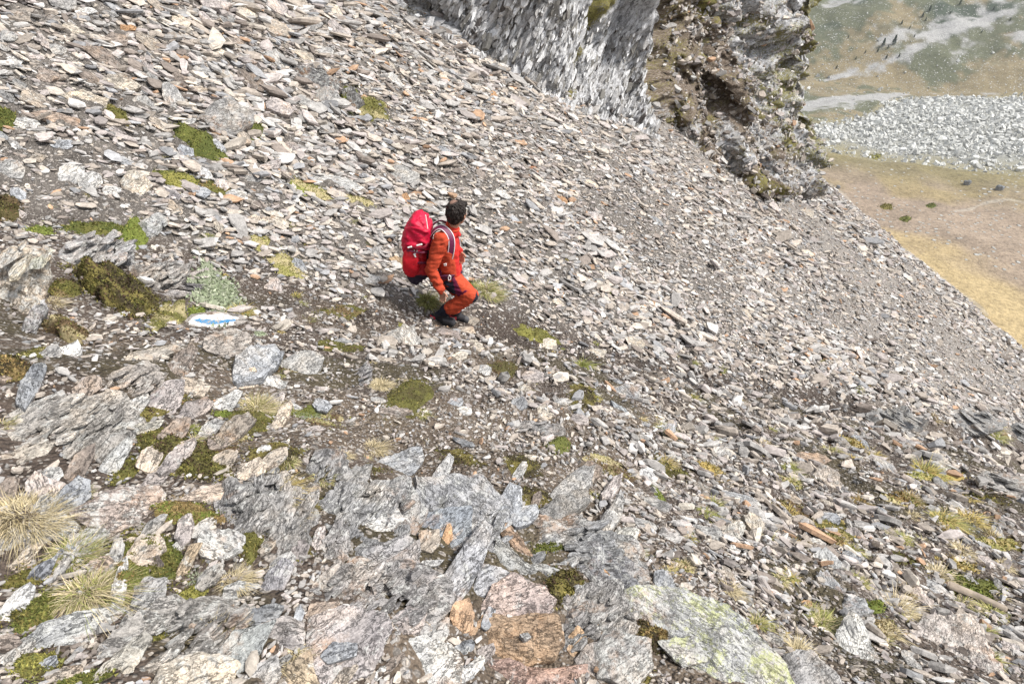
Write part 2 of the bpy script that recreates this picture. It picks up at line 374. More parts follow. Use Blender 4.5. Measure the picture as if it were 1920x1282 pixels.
def build_valley():
    az = np.concatenate([np.linspace(-180, 14, 60)[:-1], np.linspace(14, 58, 900), np.linspace(58, 180, 40)[1:-1]])*math.pi/180
    r = np.concatenate([np.geomspace(40, 105, 12)[:-1], np.geomspace(105, 300, 300), np.geomspace(300, 1000, 380)[1:]])
    R, A = np.meshgrid(r, az, indexing='ij'); X, Y = R*np.sin(A), R*np.cos(A)
    Z = valley_h(X, Y)
    Z = np.where(R < 105, Z-.0*(105-R), Z)
    w = val_w(X, Y)+10*fbm(X*.03, Y*.03, 0, 3, 70); u = .926*X+.379*Y+6*fbm(X*.05, Y*.05, 0, 3, 71)
    gold = np.array([.36, .28, .155]); pink = np.array([.265, .21, .16]); olive = np.array([.165, .145, .075]); ochre = np.array([.27, .215, .125])
    pat = fbm(X*.03, Y*.03, 0, 4, 72)[..., None]; pat2 = fbm(X*.09, Y*.09, 0, 4, 73)[..., None]
    C = pink + (ochre-pink)*sm(-.2, .5, pat+.4*pat2)
    o = sm(215, 245, w)[..., None]; C = C*(1-o*.8)+olive*o*.8
    gk = sm(166, 154, u)[..., None]*sm(260, 200, w)[..., None]; C = C*(1-gk)+gold*gk
    al = .16+.25*sm(.1, .6, pat[..., 0]*-1)*(1-gk[..., 0]); al = al*(1-gk[..., 0])
    # basin: bright boulder field floor with ochre margin
    b = sm(262, 285, w)[..., None]; C = C*(1-b)+np.array([.22, .195, .115])*b
    wm = field_max(X, Y)
    bf = (sm(385, 430, w)*sm(wm+10, wm-25, w))[..., None]; C = C*(1-bf)+np.array([.25, .25, .225])*bf
    al = al*(1-b[..., 0])+.5*b[..., 0]; al = np.maximum(al, bf[..., 0])
    # mountainside: green-grey turf with ochre patches and pale talus tongues running down it
    h = sm(0, 14, w-wm)[..., None]
    green = np.array([.105, .11, .070]); dkg = np.array([.062, .075, .055]); och = np.array([.20, .165, .10]); talus = np.array([.31, .305, .295])
    q = (fbm(X*.022, Y*.022, 0, 6, 80)+.35*fbm(X*.15, Y*.15, 0, 3, 82))[..., None]
    MC = green+(och-green)*sm(-.05, .55, q+.5*sm(760, 600, w)[..., None]-.15)
    MC = MC+(dkg-MC)*sm(.15, .5, fbm(X*.02+9, Y*.02, 0, 4, 81)[..., None])*sm(640, 700, w)[..., None]
    along = X*.94+Y*.34; across = -X*.34+Y*.94
    tn = fbm(across*.034, along*.009, 0, 5, 83)+.30*fbm(X*.12, Y*.12, 0, 4, 84)
    tk = sm(.16, .62, tn)[..., None]
    MC = MC*(1-tk)+talus*tk
    C = C*(1-h)+MC*h
    al = al*(1-h[..., 0])+(.45+.5*tk[..., 0])*h[..., 0]
    for line in (((1558, 345), (1600, 388), (1680, 452), (1760, 520), (1850, 590)), ((1950, 388), (1890, 374), (1850, 379), (1822, 392), (1790, 396))):
        a_, b_ = zip(*line); Hq, _ = hit(a_, b_, valley_h, 90, 1500); d_ = np.full(X.shape, 1e9)
        for p, q in zip(Hq[:-1, :2], Hq[1:, :2]):
            e = q-p; t_ = np.clip(((X-p[0])*e[0]+(Y-p[1])*e[1])/(e@e), 0, 1); d_ = np.minimum(d_, np.hypot(X-p[0]-t_*e[0], Y-p[1]-t_*e[1]))
        k_ = (sm(.9, .2, d_+.7*fbm(X*.15, Y*.15, 0, 3, 88))*.45)[..., None]; C = C*(1-k_)+np.array([.40, .37, .32])*k_
    col = np.concatenate([C, al[..., None]], -1).reshape(-1, 4)
    V = np.stack([X, Y, Z], -1).reshape(-1, 3)
    F = grid_faces(len(r), len(az), True)
    me = mesh_np('valley', V, [F[:, ::-1]], col, True)
    tag(link('valley', me, mat=M_VALLEY), 'alpine valley with ochre knoll and green mountainside beyond', 'terrain', kind='structure')
build_ground(); build_valley()

# ------------------------------------------------------------------ stone generators
def frames(nrm, yaw):
    """orthonormal frames (n,3) from normals and yaw of long axis"""
    d = yaw if np.ndim(yaw) == 2 else np.stack([np.cos(yaw), np.sin(yaw), np.zeros_like(yaw)], -1)
    t = d-nrm*np.sum(d*nrm, -1, keepdims=True); t /= np.linalg.norm(t, axis=-1, keepdims=True)
    return t, np.cross(nrm, t), nrm
def shards(P, nrm, yaw, L, Wd, T, col, tiltsd=.25, k=6, mid=True):
    n = len(P)
    nr = nrm+rng.normal(0, 1, (n, 3))*np.asarray(tiltsd).reshape(-1, 1) if np.ndim(tiltsd) else nrm+rng.normal(0, tiltsd, (n, 3))
    nr /= np.linalg.norm(nr, axis=1, keepdims=True)
    tx, ty, tz = frames(nr, yaw)
    th = (np.arange(k)[None]+rng.uniform(-.38, .38, (n, k)))/k*2*math.pi+rng.uniform(0, 6.28, (n, 1))
    rr = rng.uniform(.62, 1.08, (n, k))
    u = np.cos(th)*rr*L[:, None]/2; v = np.sin(th)*rr*Wd[:, None]/2
    rings = []
    sl = rng.normal(0, .25, (n, 2))*(T/np.maximum(L, 1e-3))[:, None]
    specs = ((-.5, .86, 0), (.18, 1, 0), (.5, .80, 1)) if mid else ((-.5, .95, 0), (.5, .84, 1))
    for zz, s, top in specs:
        ju = rng.uniform(-.05, .05, (n, k))*L[:, None]; jv = rng.uniform(-.05, .05, (n, k))*Wd[:, None]
        uu, vv = u*s+ju*top, v*s+jv*top
        h = zz*T[:, None]+(uu*sl[:, :1]+vv*sl[:, 1:])*3*top + top*rng.uniform(-.12, .12, (n, k))*T[:, None]
        rings.append(P[:, None]+uu[..., None]*tx[:, None]+vv[..., None]*ty[:, None]+h[..., None]*tz[:, None])
    m = len(rings)
    V = np.concatenate(rings, 1).reshape(-1, 3)                       # n * (m*k)
    base = (np.arange(n)*m*k)[:, None]
    fs = []
    for a in range(m-1):
        i = np.arange(k); j = (i+1) % k
        q = np.stack([a*k+i, a*k+j, (a+1)*k+j, (a+1)*k+i], -1).reshape(1, -1, 4)+base[..., None]
        fs.append(q.reshape(-1, 4))
    top = (np.arange((m-1)*k, m*k)[None]+base)
    bot = (np.arange(k)[::-1][None]+base)
    C = np.repeat(col, m*k, 0)
    return V, fs, [top, bot], C
def shard_mesh(name, groups):
    Vs, Q, G, C, o = [], [], {}, [], 0
    for V, fs, ng, c in groups:
        Q += [f+o for f in fs]
        for g in ng: G.setdefault(g.shape[1], []).append(g+o)
        Vs.append(V); C.append(c); o += len(V)
    F = [np.concatenate(Q)]+[np.concatenate(g) for g in G.values()]
    return mesh_np(name, np.concatenate(Vs), F, np.concatenate(C), False)
def stone_cols(n, x=None, y=None, bright=1.0):
    c = PALV[rng.integers(0, len(PALV), n)]*rng.uniform(.72, 1.22, (n, 1))*bright
    g = c.mean(1, keepdims=True); return np.clip((c*.75+g*.25)*np.array([1.15, 1.125, 1.11]), .02, .62)

AZ0, AZ1 = -math.radians(66), math.radians(64)
def keep_out(x, y, z):                    # inside the cliff? (set later)
    return np.zeros(len(x), bool)
FOOT = []            # (origin, axis a / |a|^2, axis b / |b|^2) footprints of placed rocks and plants
def culled(x, y, z, frac=.82):
    out = np.zeros(len(x), bool); P = np.stack([x, y, z], -1)
    for O, a, b, rad in FOOT:
        near = (np.abs(x-O[0]) < rad) & (np.abs(y-O[1]) < rad) & ~out
        i = np.nonzero(near)[0]
        if len(i):
            q = P[i]-O; u, v = q@a, q@b
            out[i[(u*u+v*v) < frac]] = True
    return out & (rng.uniform(0, 1, len(x)) < .88)
def scatter_rubble():
    groups = []
    def field(n, r0, r1, smin, pmax, zone, dens, tilt, yawf, thick, k, mid, maxs=.5, lvl=0.0, fine=1.0):
        az = rng.uniform(AZ0, AZ1, n); r = np.exp(rng.uniform(math.log(r0), math.log(r1), n))
        x, y = r*np.sin(az), r*np.cos(az)
        z0 = ground_h(x, y); dist = np.sqrt(r*r+z0*z0)
        pd, path = zone_masks(x, y)
        ok = zone(x, y, pd, path, dist) & (rng.uniform(0, 1, n) < dens(x, y, pd, path))
        x, y, z0, dist, r = x[ok], y[ok], z0[ok], dist[ok], r[ok]; n = len(x)
        s = smin*dist*np.minimum(rng.uniform(0, 1, n)**-pmax, 2.5)*(1-.25*sm(12, 26, dist)); s = np.clip(s, .018, maxs)
        kc = ~culled(x, y, z0); x, y, z0, dist, s = x[kc], y[kc], z0[kc], dist[kc], s[kc]; n = len(x)
        nr = normal_at(x, y)
        if lvl: nr = nr*(1-lvl)+np.array([0, 0, lvl]); nr /= np.linalg.norm(nr, axis=1, keepdims=True)
        s = s*(1+.35*np.clip(fbm(x*.5, y*.5, 0, 3, 95), -1, 1))*(1-(1-fine)*sm(-.5, 5, x))
        L = s*rng.uniform(1.0, 1.9, n); Wd = s*rng.uniform(.55, 1.0, n); T = s*rng.uniform(*thick, n)
        P = np.stack([x, y, z0], -1)+nr*(T*.25+s*rng.uniform(-.05, .30, n))[:, None]
        groups.append(shards(P, nr, yawf(x, y, n), L, Wd, T, stone_cols(n)*(.75+.25*rng.uniform(0, 1, (n, 1))), tilt, k, mid))
        return n
    yS = lambda x, y, n: rng.normal(.12, .55, n)
    def yN(x, y, n):
        left = x < .3+.1*y
        return np.where(left, rng.normal(1.05, .45, n), rng.normal(.1, .6, n))
    tot = 0
    SB = lambda x, y, pd, path, d: (pd < .15)
    scd = lambda x, y, pd, path: 1-.9*path-.25*sm(.5, .9, fbm(x*.7, y*.7, 0, 3, 91))
    bed = lambda x, y: 1-.8*np.exp(-(((x+.2)/.62)**4+((y-1.45)/.75)**4))
    rbd = lambda x, y, pd, path: bed(x, y)*(.85-.68*path)*(1-.6*sm(.1, .5, fbm(x*1.3+7, y*1.3, 0, 4, 67)))
    tot += field(92000, 4.0, 46, .0062, .33, lambda x, y, pd, path, d: (pd < .1), scd, .26, yS, (.09, .26), 6, False, .42, .35, .84)
    tot += field(19000, 4.0, 34, .0115, .25, lambda x, y, pd, path, d: (pd < -.15), lambda x, y, pd, path: scd(x, y, pd, path)*(1-.2*sm(1, 8, x)), .22, yS, (.08, .24), 7, True, .5, .4, .8)
    tot += field(70000, 9.0, 46, .0042, .25, lambda x, y, pd, path, d: (pd < .1) & (x > -4), scd, .28, yS, (.12, .34), 5, False, .3, .3, .9)
    # rib side: looser cover, soil showing
    tot += field(60000, .42, 22, .0050, .33, lambda x, y, pd, path, d: pd > -.1, rbd, .36, yN, (.16, .45), 6, False, .30)
    tot += field(12500, .42, 20, .0105, .28, lambda x, y, pd, path, d: pd > .2, rbd, .32, yN, (.12, .38), 7, True, .30)
    me = shard_mesh('scree', groups)
    tag(link('scree', me, mat=M_RUB), 'countless loose grey and tan schist fragments covering the slope', 'scree', kind='stuff')
    # fine grit on the path
    groups = []
    n = 26000
    az = rng.uniform(AZ0, AZ1, n); r = np.exp(rng.uniform(math.log(1.2), math.log(12), n)); x, y = r*np.sin(az), r*np.cos(az)
    pd, path = zone_masks(x, y); ok = (pd > -1.0) & (rng.uniform(0, 1, n) < .35+.6*path); x, y, r = x[ok], y[ok], r[ok]; n = len(x)
    z = ground_h(x, y); s = .0042*np.sqrt(r*r+z*z)*rng.uniform(.6, 1.5, n)
    P = np.stack([x, y, z+s*.2], -1)
    groups.append(shards(P, normal_at(x, y), rng.uniform(0, 6.28, n), s*1.3, s, s*.6, stone_cols(n, bright=.62), .4, 5, False))
    tag(link('gravel', shard_mesh('gravel', groups), mat=M_RUB), 'fine gravel strewn over the trodden path and bare soil', 'gravel', kind='stuff')

# ------------------------------------------------------------------ individual rocks from outlines
def rock_mesh(name, poly, T, color, lich, seed, res=(48, 9, 5), rough=1.0, terr=1.0, arr=False):
    """poly: (k,2) metres round the centre; a weathered slab of thickness T, top at +z"""
    na, nr, ns = res
    th = np.linspace(0, 2*math.pi, na, endpoint=False)
    P = np.asarray(poly, float); Q = np.roll(P, -1, 0)
    d = np.stack([np.cos(th), np.sin(th)], -1)
    R = np.zeros(na)
    for p, q in zip(P, Q):
        e = q-p; den = d[:, 0]*e[1]-d[:, 1]*e[0]
        with np.errstate(divide='ignore', invalid='ignore'):
            t = (p[0]*e[1]-p[1]*e[0])/den; u = (p[0]*d[:, 1]-p[1]*d[:, 0])/den
        ok = (t > 0) & (u >= -1e-6) & (u <= 1+1e-6) & np.isfinite(t)
        R = np.where(ok, np.maximum(R, t), R)
    R = np.where(R <= 0, R[R > 0].mean() if (R > 0).any() else .1, R)
    S = R.mean()
    R = R*(1+.06*rough*fbm(np.cos(th)*3+seed, np.sin(th)*3, seed*.7, 5, 5, .62))
    rows, fr, kind = [], [], []
    f = np.linspace(0, 1, nr+1)[1:]**.85
    for k, a in enumerate(f):
        rows.append((R*a, np.full(na, .5*T), a, 0))
    for k in range(1, ns+1):
        a = k/ns
        wob = 1+.04*rough*vn(np.cos(th)*5+seed, np.sin(th)*5+k*3.1, seed, 7)
        rows.append((R*(1.0+.03*math.sin(a*3.1)-.18*a*a)*wob, T*(.5-a), 1+a, 1))
    V, F, C = [], [], []
    for rad, z, a, side in rows:
        x, y = rad*np.cos(th), rad*np.sin(th); z = z+np.zeros(na)
        if not side:
            n1 = fbm(x/S*.9+seed, y/S*.9, seed*1.3, 3, 11)
            st = np.floor(n1*4+.5)/4
            n2 = fbm(x/S*2.2+seed, y/S*1.1, seed*2.3, 3, 15); s2 = np.floor(n2*5)/5
            z = z+T*(.20*terr*st+.12*rough*n1)+S*(.045*terr*s2+.035*rough*fbm(x/S*3, y/S*3+seed, 0, 4, 13))
            z = z-T*.10*a**6
        else:
            w = 1-(a-1)
            n1 = fbm(x/S*.9+seed, y/S*.9, seed*1.3, 3, 11); st = np.floor(n1*4+.5)/4
            z = z+w*(T*(.16*terr*st+.10*rough*n1-.10)+S*.035*rough*fbm(x/S*3, y/S*3+seed, 0, 3, 13))
        V.append(np.stack([x, y, z], -1))
    V = np.concatenate(V)
    ctop = np.array([[0, 0, .5*T]]); ctop[0, 2] = V[:na, 2].mean(); cb = np.array([[0, 0, -.5*T]])
    nV = len(V); V = np.concatenate([V, ctop, cb])
    i = np.arange(na); j = (i+1) % na
    tri = np.stack([np.full(na, nV), i, j], -1)
    L0 = (len(rows)-1)*na; trib = np.stack([np.full(na, nV+1), L0+j, L0+i], -1)
    q = grid_faces(len(rows), na, True)[:, ::-1]
    q = q[:, [0, 1, 2, 3]]
    # colour: sides browner and less lichened
    rr = np.hypot(V[:, 0], V[:, 1]); side = np.zeros(len(V)); side[nr*na:nV+2] = 1; side[nV] = 0
    c = np.array(color); C = np.tile(c, (len(V), 1))*(1+.12*fbm(V[:, 0]/S*2, V[:, 1]/S*2, V[:, 2]/S*2+seed, 3, 19))[:, None]
    C = C*(1-side[:, None]*.12)+np.array([.20, .16, .12])*side[:, None]*.12
    al = lich*(1-.5*side)
    if arr: return V, [q, tri, trib], np.concatenate([C, al[:, None]], 1)
    return mesh_np(name, V, [q, tri, trib], np.concatenate([C, al[:, None]], 1), False)
def smooth_angle(me, deg=38):
    me.polygons.foreach_set('use_smooth', np.ones(len(me.polygons), bool))
    try: me.set_sharp_from_angle(angle=math.radians(deg))
    except Exception: pass
def foot(O, X, Y, poly):
    e = np.abs(poly).max(0)*.92; FOOT.append((np.array(O), np.array(X)/e[0], np.array(Y)/e[1], float(e.max())*1.1))
TAKEN = []          # (px,py,radius px) of hand-placed things
def place_outline(pp, face=.35, lift=.5, T=None, tilt=(0, 0, 0), fn=ground_h, t0=.8, t1=60):
    """image outline -> plane at the ground hit; returns origin, frame, local polygon"""
    pp = np.asarray(pp, float); c = pp.mean(0)
    H, ok = hit([c[0]], [c[1]], fn, t0, t1)
    H = H[0]; n = normal_at(H[:1], H[1:2], fn, .25)[0]
    tc = -H/np.linalg.norm(H)
    nn = (1-face)*n+face*tc+np.array(tilt); nn /= np.linalg.norm(nn)
    def loc(O):
        D = pix_ray(pp[:, 0], pp[:, 1]); t = (O@nn)/(D@nn); return D*t[:, None]
    Wp = loc(H); size = np.sqrt(np.ptp(Wp@np.array([1, 0, 0]))*max(np.ptp(Wp[:, 1]), .02))
    if T is None: T = .29*size
    O = H+nn*(T*lift); Wp = loc(O); O2 = Wp.mean(0)
    e = Wp-O2; lg = e[np.argmax((e**2).sum(1))]; X = lg-nn*(lg@nn); X /= np.linalg.norm(X); Y = np.cross(nn, X)
    poly = np.stack([e@X, e@Y], -1)
    ang = np.arctan2(poly[:, 1], poly[:, 0]); 
    if np.sum(np.cross(poly, np.roll(poly, -1, 0))) < 0: poly = poly[::-1]
    return O2-nn*(T*.5), (X, Y, nn), poly, T
def ell(cx, cy, L, Wd, ang, n=7, jit=.16, r=None):
    r = r or random
    a0 = r.uniform(0, 6.28); pts = []
    ca, sa = math.cos(math.radians(ang)), -math.sin(math.radians(ang))
    for i in range(n):
        t = a0+(i+r.uniform(-.28, .28))/n*2*math.pi
        c, s = math.cos(t), math.sin(t); k = (abs(c)**2.8+abs(s)**2.8)**(-1/2.8)*r.uniform(1-jit, 1+jit*.4)
        u, v = c*k*L/2, s*k*Wd/2
        pts.append((cx+u*ca-v*sa*-1*-1, cy+u*sa+v*ca))
    return pts
_rk = [0]
def rock(pp, key='g', lich=.3, label=None, cat='rock', group=None, T=None, face=.35, lift=.55, name='rock', mat=None, res=None, rough=1.0, terr=1.0, tilt=(0, 0, 0), thick=None):
    _rk[0] += 1; seed = _rk[0]*1.37
    pp = np.asarray(pp, float); size_px = max(np.ptp(pp[:, 0]), np.ptp(pp[:, 1]))
    O, (X, Y, Z), poly, TT = place_outline(pp, face, lift, T, tilt)
    foot(O, X, Y, poly)
    if res is None: res = (120, 26, 7) if size_px > 130 else (60, 12, 5) if size_px > 60 else (30, 5, 3)
    c = np.array(PAL[key] if isinstance(key, str) else key)*1.22
    me = rock_mesh(name, poly, TT, c, lich, seed, res, rough, terr); smooth_angle(me, 32)
    o = link(name, me, mat=mat or M_ROCK)
    M = Matrix(((X[0], Y[0], Z[0], O[0]), (X[1], Y[1], Z[1], O[1]), (X[2], Y[2], Z[2], O[2]), (0, 0, 0, 1))); o.matrix_world = M
    if label: tag(o, label, cat, group)
    TAKEN.append((*pp.mean(0), size_px*.5))
    return o
# ------------------------------------------------------------------ cliff
def build_cliff():
    px = [740, 850, 950, 1050, 1140, 1232, 1262, 1300, 1350, 1405, 1440, 1468, 1500]
    py = [6, 88, 142, 192, 222, 264, 262, 283, 318, 352, 374, 376, 364]
    H, ok = hit(px, py, ground_h, 5, 60, 1500)
    pts = [(H[0, 0]-9, H[0, 1]-2.5)]+[(h[0], h[1]) for h in H]
    e = pts[-1]; pts += [(e[0]+1.6, e[1]+1.4), (e[0]+1.8, e[1]+4.5), (e[0]-2, e[1]+8), (e[0]-12, e[1]+10)]
    print('cliff base', [tuple(round(float(v), 1) for v in p) for p in pts])
    P = np.array(pts); seg = np.hypot(*np.diff(P, axis=0).T); S = np.concatenate([[0], np.cumsum(seg)])
    ns, nh, HT = 1150, 420, 11.0
    s = np.linspace(0, S[-1], ns)
    # corner markers
    sA, sB, sR0, sR1, sD = S[1], S[6], S[8], S[11], S[13]
    X = np.interp(s, S, P[:, 0]); Y = np.interp(s, S, P[:, 1])
    ker = np.hanning(19); ker /= ker.sum()
    def smo(a):
        b = np.pad(a, 9, mode='edge'); b[:9] = a[0]-(a[9:0:-1]-a[0]); b[-9:] = a[-1]+(a[-1]-a[-2:-11:-1]); return np.convolve(b, ker, 'valid')
    X, Y = smo(X), smo(Y)
    dx, dy = np.gradient(X), np.gradient(Y); l = np.hypot(dx, dy); nx, ny = dy/l, -dx/l
    h = np.linspace(-.8, 1, nh); h = np.where(h < 0, h*1.5, h*HT)
    Sg, Hg = np.meshgrid(s, h, indexing='ij')
    bat = np.interp(s, [0, sA, sB-.4, sB+.6, sR0, sR1, sD-1.5, sD, S[-1]], [.30, .28, .20, .5, .85, .95, .62, .36, .3])[:, None]
    white = np.interp(s, [0, sB-.1, sB+.35, sR0, sR1, sD-2, sD, S[-1]], [.95, 1.0, .12, .08, .2, .45, .7, .6])[:, None]
    moss = np.interp(s, [0, sB-.1, sB+.3, sR0, sR1, sD, S[-1]], [.12, .0, .62, .42, .30, .35, .3])[:, None]
    Z0 = ground_h(X, Y)[:, None]
    # foliation coordinates
    ph = np.radians(np.interp(s, [0, sB, sB+1, S[-1]], [57, 62, 58, 50]))[:, None]
    fa = np.cos(ph)*Sg+np.sin(ph)*Hg; fb = -np.sin(ph)*Sg+np.cos(ph)*Hg
    low = fbm(fa*.22, fb*.45, 3, 3, 101)
    n1 = fbm(fa*.5, fb*1.6, 0, 4, 103); n2 = fbm(fa*1.6, fb*6, 0, 4, 105)
    stp = np.floor(n1*3.2)/3.2
    D = .55*low+.24*stp+.15*n1+.11*n2
    rec = sm(sB+.5, sR0, Sg)
    D = D*(1+.9*rec)+rec*(.36*fbm(Sg*.5, Hg*.5, 0, 4, 107)+.22*fbm(Sg*2, Hg*2, 0, 4, 108))
    # clefts that follow the foliation on the pale wall
    def cleft(s0, wd, dep): 
        q = Sg-(s0+Hg*.5)
        return -dep*np.exp(-((q+.12*n1*3)/wd)**2)
    D = D+cleft(sA+.9, .16, .5)+cleft(S[4]+.35, .14, .45)+cleft(sA-1.4, .2, .5)
    D = D+.35*np.exp(-((Sg-sB+.15)/.5)**2)          # the arete
    D = D*sm(-.8, .5, Hg)-.25*np.exp(-(Hg/.28)**2)
    # gully between arete and the end buttress; buttress bulges out
    D = D-.55*np.exp(-((Sg-(sR0+.6))/1.3)**2)*sm(0, 2.5, Hg)+.35*np.exp(-((Sg-(sD-1.2))/1.8)**2)*sm(.2, 2, Hg)
    off = -bat*Hg+D
    off = np.where(Hg < 0, D*.3+.1, off)
    V = np.stack([X[:, None]+nx[:, None]*off, Y[:, None]+ny[:, None]*off, Z0+Hg*.95], -1)
    # rubble apron low in the gully
    grove = sm(.35, .05, np.abs(Sg-(S[4]+.55+Hg*.55)))*.9
    mo = np.clip(moss+grove, 0, 1)+0*Hg; wh = np.clip(white-grove*.7-.55*sm(.55, .0, Hg)*0, 0, 1)+0*Hg
    pat = sm(.15, .5, fbm(Sg*.35+5, Hg*.35, 0, 3, 111)); mo = np.clip(mo+pat*.35*rec, 0, 1); wh = np.clip(wh+rec*.45*sm(.25, .55, fbm(fa*.4, fb*.9, 7, 3, 113)), 0, 1)
    col = np.stack([wh, mo, rec, np.ones_like(mo)], -1).reshape(-1, 4)
    me = mesh_np('cliff', V.reshape(-1, 3), [grid_faces(ns, nh)], col, True)
    at = me.attributes.new('fol', 'FLOAT_VECTOR', 'POINT')
    at.data.foreach_set('vector', np.stack([fa, fb, off*1.0], -1).astype(np.float32).ravel())
    tag(link('cliff', me, mat=M_CLIFF), 'steep pale lichen covered schist cliff rising from the scree', 'cliff', kind='structure')
    # shards lodged on the gully side
    Vn = V; tS = np.gradient(V, axis=0); tH = np.gradient(V, axis=1); nn = np.cross(tS, tH); nn /= np.maximum(np.linalg.norm(nn, axis=-1, keepdims=True), 1e-9)
    g = []
    for cnt, sz, lo in ((7000, .10, .55), (1800, .22, .5)):
        i = rng.integers(int(ns*(sB+.5)/S[-1]), int(ns*min(.98, (sD+2)/S[-1])), cnt); j = rng.integers(int(nh*.44), nh-2, cnt)
        p = V[i, j]; n = nn[i, j]; n = np.where((n[:, 1:2]*-1+n[:, 2:3]) < 0, -n, n)
        sc = rng.uniform(.5, 1.6, cnt)*sz
        c = stone_cols(cnt)*(.6+.5*rng.uniform(0, 1, (cnt, 1)))
        up = n*.5+np.array([0.1, -.2, .8])*.5; up /= np.linalg.norm(up, axis=1, keepdims=True)
        g.append(shards(p+n*(sc*.1)[:, None], up, rng.normal(.5, .5, cnt), sc*1.5, sc*.8, sc*.3, c, .35, 6, False))
    # splintered plates standing proud of the pale wall, all along the foliation
    phc = np.radians(np.interp(s, [0, sB, sB+1, S[-1]], [57, 62, 58, 50]))
    for cnt, L0, reg in ((15000, .17, 0), (3500, .34, 0), (5000, .20, 1)):
        if reg == 0: i = rng.integers(int(ns*(sA-2)/S[-1]), int(ns*(sB+.25)/S[-1]), cnt)
        else: i = rng.integers(int(ns*(sB+.6)/S[-1]), int(ns*(sD+1.0)/S[-1]), cnt)
        j = (nh*(.07+.50*rng.uniform(0, 1, cnt))).astype(int) if reg == 0 else rng.integers(int(nh*.07), int(nh*.95), cnt)
        keepm = (wh[i, j] > .55)|(rng.uniform(0, 1, cnt) < .35) if reg == 0 else (wh[i, j] > .4)|(rng.uniform(0, 1, cnt) < .25)
        i, j = i[keepm], j[keepm]; m = len(i)
        p = V[i, j]; tan = np.stack([-ny[i], nx[i], 0*nx[i]], -1); tan = np.where((tan[:, :1] < 0), -tan, tan)
        fdv = tan*np.cos(phc[i])[:, None]+np.array([0, 0, 1.])*np.sin(phc[i])[:, None]
        out = np.stack([nx[i], ny[i], 0*nx[i]], -1); out = out/np.linalg.norm(out, axis=1, keepdims=True); crs = np.cross(fdv, out)
        nrm = out*.8+crs*rng.normal(-.35, .25, (m, 1))+np.array([0, 0, .15]); nrm /= np.linalg.norm(nrm, axis=1, keepdims=True)
        L = L0*rng.uniform(.5, 1.7, m)
        base = np.array([(.62, .62, .62), (.54, .54, .54), (.42, .41, .40), (.24, .23, .21), (.09, .08, .075)])[rng.choice(5, m, p=[.34, .26, .18, .14, .08])]*rng.uniform(.85, 1.15, (m, 1))
        if reg: base = base*np.array([.85, .80, .74])
        g.append(shards(p-nrm*(L*.02)[:, None], nrm, fdv+rng.normal(0, .10, (m, 3)), L, L*rng.uniform(.16, .42, m), L*rng.uniform(.12, .3, m), base, .12, 6, False))
    tag(link('cliff_rubble', shard_mesh('cliff_rubble', g), mat=M_RUB), 'splintered plates and broken shards covering the face and gully side of the cliff', 'rubble', kind='stuff')
build_cliff()

# ------------------------------------------------------------------ valley things
VT = dict(fn=valley_h, t0=90, t1=1500)
def boulder_me(seed):
    r = random.Random(seed)
    poly = [(math.cos(a)*r.uniform(.75, 1.1), math.sin(a)*r.uniform(.6, .95)) for a in [i/7*6.283+r.uniform(-.25, .25) for i in range(7)]]
    V, F, C = rock_mesh('boulder', poly, 1.25, (.55, .55, .52), .2, seed*3.1, (18, 4, 3), 1.6, 1.2, arr=True)
    return mesh_np('boulder', V, F, C, False)
bm_ = [boulder_me(i) for i in range(8)]
M_BOULD = mat_col('pale_boulder_stone', .95, .25, .8)
for m_ in bm_: m_.materials.append(M_BOULD)
def in_field(x, y):
    w = val_w(x, y)+10*fbm(x*.03, y*.03, 0, 3, 70)
    return sm(380, 440, w)*sm(field_max(x, y)+14, field_max(x, y)-26, w)*(1-.9*sm(.0, .3, fbm(x*.012+2, y*.012, 0, 3, 121)-.9*sm(30, 37, np.degrees(np.arctan2(x, y)))))
def boulders():
    n = 60000
    az = np.radians(rng.uniform(25, 48, n)); r = rng.uniform(300, 700, n); x, y = r*np.sin(az), r*np.cos(az)
    ok = rng.uniform(0, 1, n) < in_field(x, y)*.55+.008*sm(330, 380, val_w(x, y))+.001; x, y = x[ok], y[ok]; n = len(x)
    z = valley_h(x, y); s = .62*rng.uniform(0, 1, n)**-.42; s = np.minimum(s, 2.4)
    nr = np.tile([0, 0, 1.], (n, 1)); c = np.clip(np.array([.56, .56, .53])*rng.uniform(.6, 1.1, (n, 1)), 0, .6)
    g = shards(np.stack([x, y, z+s*.2], -1), nr, rng.uniform(0, 6.3, n), s*1.9, s*1.3, s*1.0, c, .35, 6, False)
    tag(link('boulder_field', shard_mesh('boulder_field', [g]), mat=M_BOULD), 'pale expanse of small tumbled boulders across the valley floor', 'boulder field', kind='stuff')
    k = 0
    while k < 300:
        a = math.radians(random.uniform(26, 44)); r_ = random.uniform(350, 640); x, y = r_*math.sin(a), r_*math.cos(a)
        if random.random() > float(in_field(np.array([x]), np.array([y]))[0]): continue
        o = bpy.data.objects.new('boulder', bm_[k % 8]); COL.objects.link(o)
        s = random.uniform(1.3, 2.3); o.scale = (s, s*random.uniform(.7, 1), s*random.uniform(.6, .95)); o.rotation_euler = (random.uniform(-.3, .3), random.uniform(-.3, .3), random.uniform(0, 6.28))
        o.location = (x, y, float(valley_h(x, y))+s*.25)
        tag(o, 'large pale angular boulder lying in the valley boulder field', 'boulder', 'large boulders of the valley boulder field'); k += 1
boulders()
def vhit(px, py): 
    H, ok = hit([px], [py], **VT); return H[0]
